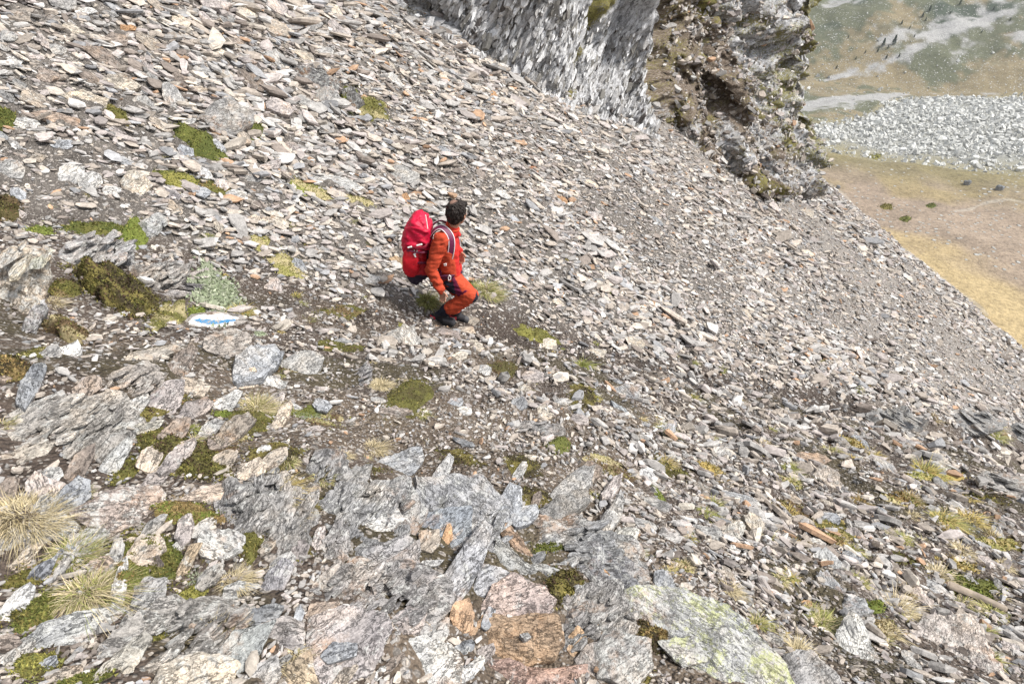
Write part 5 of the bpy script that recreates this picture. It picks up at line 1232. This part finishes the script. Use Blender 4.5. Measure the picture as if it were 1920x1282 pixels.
# valley shrubs
for px, py, w, h, key, lab in ((1662, 388, 26, 12, 'olive', 'olive shrub patch on the knoll, leftmost'), (1746, 385, 18, 9, 'moss', 'green shrub patch on the knoll, upper right of three'), (1697, 411, 22, 12, 'moss', 'green shrub patch on the knoll, lowest of three'), (1641, 294, 24, 10, 'yellow', 'bright yellow green turf patch near the knoll crest')):
    K(px, py, w, h, 0, key, lab, 'shrub_patch', 'shrub', H=.25, dens=3, leaf=.6, **VT)

scatter_rubble()
# ------------------------------------------------------------------ the hiker
F0 = hit([842], [596])[0][0]
def J(px, py, dy=0.0):
    d = pix_ray(px, py); t = (F0[1]+dy)/d[1]; return Vector(d*t)
def cap(bm, p0, r0, p1, r1, seg=20):
    p0, p1 = Vector(p0), Vector(p1); d = p1-p0; L = d.length
    for p, r in ((p0, r0), (p1, r1)): bmesh.ops.create_icosphere(bm, subdivisions=3, radius=r, matrix=Matrix.Translation(p))
    if L > 1e-4: bmesh.ops.create_cone(bm, cap_ends=True, segments=seg, radius1=r0, radius2=r1, depth=L, matrix=Matrix.Translation((p0+p1)/2) @ d.to_track_quat('Z', 'Y').to_matrix().to_4x4())
def elli(bm, c, rx, ry, rz, rot=None):
    M = Matrix.Translation(Vector(c)) @ (rot or Matrix.Identity(4)) @ Matrix.Diagonal((rx, ry, rz, 1))
    bmesh.ops.create_icosphere(bm, subdivisions=4, radius=1, matrix=M)
def blob(fill, voxel, smooth=6):
    bm = bmesh.new(); fill(bm); me = bpy.data.meshes.new('tmp'); bm.to_mesh(me); bm.free()
    o = bpy.data.objects.new('tmp', me); COL.objects.link(o)
    m = o.modifiers.new('r', 'REMESH'); m.mode = 'VOXEL'; m.voxel_size = voxel
    if smooth: s = o.modifiers.new('s', 'SMOOTH'); s.factor = .5; s.iterations = smooth
    dg = bpy.context.evaluated_depsgraph_get(); ev = o.evaluated_get(dg); out = bpy.data.meshes.new_from_object(ev)
    V = np.empty(len(out.vertices)*3); out.vertices.foreach_get('co', V); V = V.reshape(-1, 3)
    Nn = np.empty(len(out.vertices)*3); out.vertices.foreach_get('normal', Nn); Nn = Nn.reshape(-1, 3)
    Fq = np.array([tuple(p.vertices) for p in out.polygons if len(p.vertices) == 4]); Ft = np.array([tuple(p.vertices) for p in out.polygons if len(p.vertices) == 3])
    bpy.data.objects.remove(o); bpy.data.meshes.remove(me); bpy.data.meshes.remove(out)
    return V, Nn, [f for f in (Fq, Ft) if len(f)]
ROOT = link('person', None, loc=tuple(F0))
tag(ROOT, 'hiker in orange red jacket and trousers stepping down the path, looking away uphill', 'person')
def part(name, V, F, C, mat, parent=ROOT, label=None, smooth=True):
    base = F0 if parent in (ROOT, PACK) or parent.parent in (ROOT, PACK) else F0
    me = mesh_np(name, V-F0, F, C, smooth); o = link(name, me, parent, mat)
    if label: tag(o, label)
    return o
PACK = link('rucksack', None, loc=tuple(F0))
tag(PACK, 'large crimson red hiking rucksack with white cords worn by the hiker', 'rucksack')
def flat(c, n): return np.tile(c, (n, 1))
M_CLOTH = mat_col('jacket_fleece', .85, .12, 60, .002); M_SKIN = mat_col('skin', .6, .1, 50); M_HAIR = mat_col('hair', .6, .5, 160, .004); M_NYL = mat_col('rucksack_nylon', .55, .12, 40, .002, .4)
M_BOOT = mat_col('boot_leather', .7, .2, 80, .002)
ORG, ORG2, RED, NAVY, MAR = (.40, .050, .020), (.44, .060, .024), (.56, .006, .022), (.012, .014, .026), (.10, .008, .035)
SKIN = (.40, .21, .14)
fd = Vector((math.cos(math.radians(58)), math.sin(math.radians(58)), -.12)).normalized(); rt = Vector((fd.y, -fd.x, 0)).normalized(); up = rt.cross(fd)
HC = J(857, 401, 0)
def hl(f, r, u): return HC+(fd*f+rt*r+up*u)*1.1            # head-local point
sh1, el1, wr1 = J(827, 449, -.17), J(808, 506, -.25), J(826, 543, -.30)
sh2, el2, wr2 = J(850, 441, .17), J(868, 476, .30), J(861, 474, .02)
wr2 = J(860, 470, .05); el2 = J(850, 492, .22)
neck = J(846, 430, 0); nb = J(842, 440, 0)
def hand(bm, w, tip, side, s=1.0, curl=.5):
    """palm and five fingers from wrist w towards tip; side = direction of the thumb"""
    d = (tip-w).normalized(); side = (side-d*side.dot(d)).normalized(); nrm = d.cross(side)
    pc = w+d*.05*s
    for k in (-1.5, -.5, .5, 1.5):
        cap(bm, w+d*.012*s+side*k*.011*s, .016*s, w+d*.085*s+side*k*.019*s, .0125*s, 10)
    for k, l in ((1.5, .068), (.5, .080), (-.5, .075), (-1.5, .058)):
        p = w+d*.088*s+side*k*.0205*s; dd = (d+side*k*.06).normalized()
        for q, (f, c) in enumerate(((.42, .25), (.33, .75), (.25, 1.15))):
            a = c*curl*1.6; v = (dd*math.cos(a)+nrm*math.sin(a)).normalized(); p2 = p+v*l*f*s
            cap(bm, p, (.0098-.0008*q)*s, p2, (.0092-.0009*q)*s, 10); p = p2
    p = w+d*.025*s+side*.026*s
    for f, c in ((.045, .2), (.034, .5)):
        v = (d*.75+side*(.75-c*.6)+nrm*c*.7).normalized(); p2 = p+v*f*s; cap(bm, p, .0125*s, p2, .0105*s, 10); p = p2
def body(bm):
    elli(bm, hl(-.004, 0, .012), .098, .078, .112, Matrix((( fd.x, rt.x, up.x, 0), (fd.y, rt.y, up.y, 0), (fd.z, rt.z, up.z, 0), (0, 0, 0, 1))))
    cap(bm, hl(.05, 0, -.035), .058, hl(.062, 0, -.085), .030)             # jaw, chin
    cap(bm, hl(.085, 0, .022), .014, hl(.112, 0, -.022), .013)             # nose
    cap(bm, hl(.083, -.032, .032), .013, hl(.083, .032, .032), .013)       # brow
    for s in (-1, 1):
        cap(bm, hl(.0, s*.078, .012), .016, hl(.004, s*.084, -.022), .011)  # ears
        cap(bm, hl(-.008, s*.088, .010), .008, hl(-.006, s*.087, -.012), .007)
        cap(bm, hl(.072, s*.034, -.012), .022, hl(.068, s*.03, -.03), .02)
    cap(bm, hl(.086, -.02, -.052), .009, hl(.086, .02, -.052), .009)        # mouth
    cap(bm, hl(-.02, 0, -.05), .058, neck, .058); cap(bm, neck, .06, nb, .075)
    c1, p1 = J(838, 462), J(843, 520)
    cap(bm, nb, .08, c1, .10); cap(bm, c1, .10, p1, .09)
    for a, b, w in ((sh1, el1, wr1), (sh2, el2, wr2)):
        cap(bm, nb, .06, a, .05); cap(bm, a, .045, b, .038); cap(bm, b, .036, w, .026)
    hand(bm, wr1, J(834, 568, -.31), Vector((.8, -.3, .4)), .92, .6)
    hand(bm, wr2, J(867, 488, .02), Vector((.7, -.2, .5)), .92, .55)
    for h_, k_, a_ in ((J(846, 526, -.09), J(884, 555, -.20), J(842, 582, -.17)), (J(846, 524, .09), J(872, 553, .12), J(856, 583, .06))):
        cap(bm, p1, .08, h_, .07); cap(bm, h_, .07, k_, .05); cap(bm, k_, .045, a_, .035)
V, Nn, F = blob(body, .0055, 3)
C = flat(SKIN, len(V))
q = V-np.array(HC); fy, ry, uy = q@np.array(fd), q@np.array(rt), q@np.array(up)
lip = (fy > .075) & (np.abs(ry) < .024) & (np.abs(uy+.052) < .008); C[lip] = (.32, .11, .09)
for s in (-1, 1): C[(fy > .078) & (np.abs(ry-s*.030) < .013) & (np.abs(uy-.014) < .008)] = (.05, .04, .035)
for s in (-1, 1): C[(fy > .07) & (np.abs(ry-s*.030) < .022) & (np.abs(uy-.036) < .005)] = (.03, .02, .015)
part('body', V, F, C, M_SKIN)
# hair: short dark, thinning at the crown
def hairf(bm):
    R = Matrix(((fd.x, rt.x, up.x, 0), (fd.y, rt.y, up.y, 0), (fd.z, rt.z, up.z, 0), (0, 0, 0, 1)))
    elli(bm, hl(-.022, 0, .026), .117, .098, .124, R); elli(bm, hl(-.055, 0, -.028), .062, .070, .070, R)
    for s in (-1, 1): cap(bm, hl(-.015, s*.078, .02), .018, hl(.018, s*.078, -.005), .008)
    cap(bm, hl(.06, -.04, .085), .03, hl(.06, .04, .085), .03)
V, Nn, F = blob(hairf, .0045, 4)
crown = np.array(hl(-.055, -.012, .130)); dc = np.linalg.norm(V-crown, axis=1)
lock = fbm(V[:, 0]*95, V[:, 1]*95, V[:, 2]*26, 3, 301)
V = V+Nn*(np.clip(lock, -1, 1)*.010*sm(.03, .06, dc))[:, None]
bald = sm(.050, .022, dc+.012*fbm(V[:, 0]*60, V[:, 1]*60, V[:, 2]*60, 2, 303))[:, None]
C = np.array([.017, .012, .010])*(1+.5*np.clip(lock, -1, 1))[:, None]; C = C*(1-bald*.7)+np.array([.34, .20, .15])*bald*.7
part('hair', V, F, C, M_HAIR)
# jacket
def folds(V, Nn, amp, sc, axis=None, seed=0):
    w = fbm(V[:, 0]*sc, V[:, 1]*sc, V[:, 2]*sc*1.7, 3, seed); r = 1-np.abs(w)*2
    return V+Nn*(amp*r)[:, None]
def jacket(bm):
    ch, be, pe = J(838, 461), J(843, 495), J(845, 519)
    for s in (-1, 1):
        o = Vector((0, s*.075, 0)); cap(bm, ch+o, .125, be+o, .118); cap(bm, be+o, .118, pe+o, .120)
        cap(bm, J(838, 450)+o*.9, .095, ch+o, .12)
    cap(bm, nb, .085, J(838, 452), .12)
    cap(bm, J(838, 446, -.08), .09, sh1, .078); cap(bm, J(840, 445, .08), .09, sh2, .078)
    cap(bm, sh1, .080, el1, .062); cap(bm, el1, .062, wr1, .046)
    cap(bm, sh2, .080, el2, .062); cap(bm, el2, .062, wr2, .044)
    cap(bm, neck+Vector((0, 0, -.03)), .085, neck+Vector((.008, 0, .03)), .072)
V, Nn, F = blob(jacket, .010, 5)
ax = (np.array(wr1)-np.array(sh1)); ax /= np.linalg.norm(ax)
V = folds(V, Nn, .008, 11, seed=311); al = (V-np.array(sh1))@ax
da = np.linalg.norm(np.cross(V-np.array(sh1), ax), axis=1)
V = V+Nn*(.006*np.sin(al*75+3*fbm(V[:, 0]*8, V[:, 1]*8, V[:, 2]*8, 2, 5))*sm(.25, .45, al)*sm(.16, .1, da))[:, None]
px, py, _ = project(V)
C = flat(ORG, len(V)); front = sm(849, 853, px-(py-470)*.06)*(V[:, 1] > F0[1]-.16); C = C*(1-front[:, None])+np.array([.46, .022, .018])*front[:, None]
part('jacket', V, F, C, M_CLOTH)
# collar rolled
def ring(bm, c, n, R, r, k=22, sx=1.0):
    n = Vector(n).normalized(); a = n.orthogonal().normalized(); b = n.cross(a); P = [Vector(c)+(a*math.cos(t)+b*math.sin(t)*sx)*R for t in [i/k*6.283 for i in range(k)]]
    for i in range(k): cap(bm, P[i], r, P[(i+1) % k], r, 8)
V, Nn, F = blob(lambda bm: ring(bm, neck+Vector((.005, 0, .012)), (.15, .0, 1), .075, .014), .006, 2); part('collar', V, F, flat(ORG2, len(V)), M_CLOTH)
# trousers
hpN, knN, akN = J(847, 525, -.09), J(883, 554, -.20), J(845, 577, -.17)
hpF, knF, akF = J(847, 524, .09), J(868, 556, .10), J(852, 580, .05)
def trousers(bm):
    cap(bm, hpN, .118, knN, .080); cap(bm, knN, .080, akN, .075)
    cap(bm, hpF, .118, knF, .078); cap(bm, knF, .078, akF, .066)
    cap(bm, hpN, .12, hpF, .12); cap(bm, J(842, 516, -.06), .11, J(842, 516, .06), .11)
V, Nn, F = blob(trousers, .010, 5)
V = folds(V, Nn, .009, 12, seed=321)
px, py, _ = project(V); near = V[:, 1] < F0[1]+.0
C = flat(ORG2, len(V))
from_poly = lambda poly: np.array([sum(((y0 > b) != (y1 > b)) and (a < (x1-x0)*(b-y0)/(y1-y0)+x0) for (x0, y0), (x1, y1) in zip(poly, poly[1:]+poly[:1])) % 2 == 1 for a, b in zip(px, py)])
C[from_poly([(826, 520), (848, 522), (853, 536), (859, 552), (848, 553), (832, 548)]) & near] = NAVY
C[from_poly([(847, 520), (853, 520), (866, 548), (874, 543), (877, 546), (860, 556), (855, 552)]) & near] = MAR
C[from_poly([(893, 546), (897, 556), (896, 566), (887, 571), (886, 566), (891, 558)])] = NAVY
part('trousers', V, F, C, M_CLOTH)
# boots with gaiter cuffs
def boot(an, heel, toe, w=.052):
    d = (toe-heel); d.z = 0; d.normalize(); side = Vector((-d.y, d.x, 0))
    def up_(bm):
        cap(bm, heel+Vector((0, 0, .055)), .050, (heel+toe)/2+Vector((0, 0, .058)), .050); cap(bm, (heel+toe)/2+Vector((0, 0, .055)), .048, toe+Vector((0, 0, .042)), .040)
        cap(bm, heel+Vector((0, 0, .06))+d*.025, .050, an, .060)
    def sole(bm):
        for s in (-1, 1): cap(bm, heel+side*s*.014+Vector((0, 0, .014)), .030, (heel+toe)/2+side*s*.016+Vector((0, 0, .012)), .029, 12); cap(bm, (heel+toe)/2+side*s*.016+Vector((0, 0, .012)), .029, toe+side*s*.012+d*.008+Vector((0, 0, .016)), .026, 12)
    return up_, sole
for an, heel, toe, lab in ((J(838, 583, -.16), J(815, 601, -.10), J(848, 609, -.20), 'near boot with pinkish red heel'), (J(855, 582, .05), J(850, 600, .07), J(874, 604, .05), None)):
    u, s = boot(an, heel, toe)
    V, Nn, F = blob(u, .006, 3); C = flat((.022, .022, .026), len(V)); dd = (toe-heel).normalized()
    t = (V-np.array(heel))@np.array(dd); hz = V[:, 2]-heel.z
    C[(t < .045) & (hz < .085) & (hz > .02)] = (.62, .04, .07)
    C[(hz > .13)] = NAVY; C[(t > .14) & (hz < .085)] = (.07, .07, .075)
    b = part('boot', V, F, C, M_BOOT, label=lab)
    V, Nn, F = blob(s, .006, 2); part('sole', V, F, flat((.03, .03, .032), len(V)), M_BOOT, b)
    V, Nn, F = blob(lambda bm: [cap(bm, an+Vector((-.03, 0, .01))*k, .055, an+Vector((-.01, 0, .035)), .057) for k in (1,)], .008, 1); part('gaiter', V, F, flat(NAVY, len(V)), M_BOOT, b)

# ------------------------------------------------------------------ rucksack
def loft(secs, n=56, ex=3.6):
    rows = []; cs = [np.array(s[0]) for s in secs]
    for k, (c, hx, hy) in enumerate(secs):
        d = cs[min(k+1, len(cs)-1)]-cs[max(k-1, 0)]; d /= np.linalg.norm(d); y = np.array([0, 1., 0]); x = np.cross(y, d); x /= np.linalg.norm(x)
        th = np.linspace(0, 2*math.pi, n, endpoint=False); c_, s_ = np.cos(th), np.sin(th)
        u = np.sign(c_)*np.abs(c_)**(2/ex)*hx; v = np.sign(s_)*np.abs(s_)**(2/ex)*hy
        rows.append(np.array(c)+u[:, None]*x+v[:, None]*y)
    return np.stack(rows)
def interp_secs(secs, m=6):
    out = []
    for k in range(len(secs)-1):
        p = [secs[max(k-1, 0)], secs[k], secs[k+1], secs[min(k+2, len(secs)-1)]]
        for i in range(m):
            t = i/m; w = (-.5*t+t*t-.5*t**3, 1-2.5*t*t+1.5*t**3, .5*t+2*t*t-1.5*t**3, -.5*t*t+.5*t**3)
            out.append((sum((Vector(s[0])*a for s, a in zip(p, w)), Vector()), sum(s[1]*a for s, a in zip(p, w)), sum(s[2]*a for s, a in zip(p, w))))
    out.append(secs[-1]); return [(Vector(c), max(a, .004), max(b, .004)) for c, a, b in out]
def closed(rows):
    m, n = rows.shape[:2]; V = rows.reshape(-1, 3); V = np.concatenate([V, rows[0].mean(0)[None], rows[-1].mean(0)[None]]); i = np.arange(n); j = (i+1) % n
    return V, [grid_faces(m, n, True), np.stack([np.full(n, m*n), j, i], -1), np.stack([np.full(n, m*n+1), (m-1)*n+i, (m-1)*n+j], -1)]
def puff(V, F, amp, sc, seed):
    me = mesh_np('t', V, F, None, True); Nn = np.empty(len(V)*3); me.vertices.foreach_get('normal', Nn); Nn = Nn.reshape(-1, 3); bpy.data.meshes.remove(me)
    w = fbm(V[:, 0]*sc+1.5*V[:, 2]*sc, V[:, 1]*sc, V[:, 2]*sc*.8-V[:, 0]*sc*.4, 3, seed); return V+Nn*(amp*(1-3.2*np.abs(w)))[:, None]
secs = interp_secs([(J(794, 518, 0), .07, .12), (J(790, 513, 0), .125, .155), (J(785, 498, 0), .142, .165), (J(781, 475, 0), .138, .165), (J(782, 452, 0), .132, .16), (J(786, 432, 0), .11, .16)], 8)
V, F = closed(loft(secs)); V = puff(V, F, .011, 10, 401); px, py, _ = project(V)
C = flat((.40, .006, .015), len(V))
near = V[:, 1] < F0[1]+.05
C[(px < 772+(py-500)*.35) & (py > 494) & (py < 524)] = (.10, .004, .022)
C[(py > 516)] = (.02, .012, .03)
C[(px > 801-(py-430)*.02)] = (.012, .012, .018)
main = part('main_bag', V, F, C, M_NYL, PACK)
secs = interp_secs([(J(784, 463, 0), .125, .155), (J(783, 458, 0), .152, .178), (J(783, 443, 0), .150, .178), (J(787, 425, 0), .128, .165), (J(790, 413, 0), .095, .15), (J(795, 405, 0), .045, .10)], 8)
V, F = closed(loft(secs)); V = puff(V, F, .012, 11, 403); part('lid', V, F, flat((.55, .004, .040), len(V)), M_NYL, PACK, 'brighter crimson lid pocket')
V, F = closed(loft(interp_secs([(J(777, 515, -.13), .05, .04), (J(771, 505, -.15), .085, .055), (J(771, 485, -.16), .088, .05), (J(773, 470, -.15), .07, .035)], 6))); V = puff(V, F, .004, 12, 405)
part('front_pocket', V, F, flat((.56, .008, .02), len(V)), M_NYL, PACK)
def ribbon(pts, wdt, th, nrmf, n=28):
    P = [Vector(p) for p in pts]; out = []
    for k in range(len(P)-1):
        p = [P[max(k-1, 0)], P[k], P[k+1], P[min(k+2, len(P)-1)]]
        for i in range(8):
            t = i/8; out.append(p[0]*(-.5*t+t*t-.5*t**3)+p[1]*(1-2.5*t*t+1.5*t**3)+p[2]*(.5*t+2*t*t-1.5*t**3)+p[3]*(-.5*t*t+.5*t**3))
    out.append(P[-1]); rows = []
    for k, p in enumerate(out):
        d = (out[min(k+1, len(out)-1)]-out[max(k-1, 0)]).normalized(); nn = nrmf(p); nn = (nn-d*nn.dot(d)).normalized(); s = d.cross(nn)
        rows.append([tuple(p+s*wdt*a+nn*th*b) for a, b in ((-.5, -.5), (-.5, .4), (-.35, .5), (.35, .5), (.5, .4), (.5, -.5))])
    return closed(np.array(rows))
cm = J(840, 480); outn = lambda p: (Vector((p.x-cm.x, p.y-cm.y, .25*(p.z-cm.z)))).normalized()
dwn = Vector((0, 0, 0))
strapN = [J(806, 446, -.06), J(815, 434, -.09)+Vector((0, 0, .012)), J(828, 430, -.11)+Vector((0, 0, .02)), J(840, 436, -.14), J(846, 449, -.17), J(846, 468, -.18), J(841, 488, -.17), J(834, 500, -.13)]
strapF = [J(806, 428, .10), J(816, 418, .11), J(828, 414, .12), J(843, 424, .12), J(856, 444, .12), J(858, 460, .11)]
for pts, lab in ((strapN, 'near shoulder strap, purple with white edges'), (strapF, None)):
    nf = lambda p: (p-J(838, 470)).normalized()
    V, F = ribbon(pts, .062, .016, nf); s = part('shoulder_strap', V, F, flat((.13, .016, .06), len(V)), M_NYL, PACK, lab)
    for e in (-1, 1):
        sp = []
        for i, p in enumerate(pts):
            d = (pts[min(i+1, len(pts)-1)]-pts[max(i-1, 0)]).normalized(); nn = nf(p); nn = (nn-d*nn.dot(d)).normalized(); sp.append(p+d.cross(nn)*.031*e+nn*.009)
        V, F = ribbon(sp, .009, .006, nf); part('white_piping', V, F, flat((.62, .58, .60), len(V)), M_NYL, s)
V, F = ribbon([J(806, 521, -.13), J(820, 522, -.20), J(834, 520, -.215), J(847, 519, -.19), J(860, 515, -.10), J(865, 512, .0)], .055, .018, outn); part('hip_belt', V, F, flat((.055, .006, .028), len(V)), M_NYL, PACK)
V, F = ribbon([J(833, 498, -.16), J(828, 505, -.17), J(824, 516, -.18), J(818, 523, -.19)], .03, .01, outn); part('side_strap', V, F, flat((.09, .008, .035), len(V)), M_NYL, PACK)
for y0_, y1_ in ((492, 497), (472, 470)):
    V, F = ribbon([J(803, y0_, -.12), J(796, y0_+1, -.192), J(782, y0_+1, -.20), J(768, y1_, -.195), J(757, y1_, -.12)], .022, .010, lambda p: (p-J(781, 480)).normalized()); part('compression_strap', V, F, flat((.12, .006, .03), len(V)), M_NYL, PACK)
V, F = ribbon([J(764, 459, -.13), J(772, 464, -.195), J(785, 466, -.205), J(797, 463, -.19), J(804, 455, -.13)], .030, .012, lambda p: (p-J(781, 450)).normalized()); part('lid_hem', V, F, flat((.20, .004, .02), len(V)), M_NYL, PACK)
M_WH = mat_plain('white_cord', (.74, .72, .70), .5)
def cords(name, lines, r, parent=PACK, mat=M_WH, voxel=.0035):
    def f(bm):
        for L in lines:
            for a, b in zip(L[:-1], L[1:]): cap(bm, a, r, b, r, 8)
    V, Nn, F = blob(f, voxel, 1); return part(name, V, F, None, mat, parent)
z = lambda x, y, d=-.2: J(700+x/4.006, 340+y/4.006, d)
cords('cord', [[z(300, 492, -.2), z(322, 500, -.2), z(330, 520, -.2), z(318, 545, -.2), z(312, 565, -.2)], [z(300, 492, -.2), z(308, 515, -.2), z(312, 545, -.2)]], .0045)
for L in ([z(262, 498), z(285, 492)], [z(328, 482), z(362, 474)], [z(306, 548), z(316, 566)]): cords('buckle', [L], .010)
cords('loop', [[z(290, 634), z(304, 640), z(302, 654)]], .007)
cords('loop', [[z(392, 255, -.12), z(400, 300, -.13), z(408, 355, -.14)]], .006)
cords('buckle', [[z(530, 622, -.20), z(548, 618, -.20), z(546, 632, -.20), z(532, 632, -.2)]], .006)
cords('carabiner', [[z(570, 705, -.25), z(582, 715, -.25), z(580, 738, -.25), z(566, 745, -.25), z(562, 722, -.25), z(570, 705, -.25)]], .0055)
cords('loop', [[z(345, 765, -.1), z(355, 775, -.1), z(362, 765, -.1)]], .005)
# jacket zip and drawcord in white down the chest
zl = lambda x, y, d: J(740+x/9.155, 360+y/9.155, d)
cords('drawcord', [[zl(985, 830, -.13), zl(1010, 900, -.12), zl(1040, 1000, -.10), zl(1055, 1100, -.09), zl(1066, 1190, -.08)]], .0045, ROOT)

# ------------------------------------------------------------------ the air between here and the far mountainside
bm = bmesh.new(); bmesh.ops.create_cube(bm, size=1); me = bpy.data.meshes.new('haze'); bm.to_mesh(me); bm.free()
hz = link('haze', me); hz.scale = (2060, 2060, 336); hz.location = (0, 0, -23)
m = bpy.data.materials.new('air'); m.use_nodes = True; t = m.node_tree; t.nodes.clear()
v = t.nodes.new('ShaderNodeVolumePrincipled'); v.inputs['Density'].default_value = .0001; v.inputs['Color'].default_value = (.80, .86, .95, 1); v.inputs['Anisotropy'].default_value = .1
o = t.nodes.new('ShaderNodeOutputMaterial'); t.links.new(v.outputs[0], o.inputs['Volume']); me.materials.append(m)
tag(hz, 'faint mountain haze over the valley', 'haze', kind='stuff')
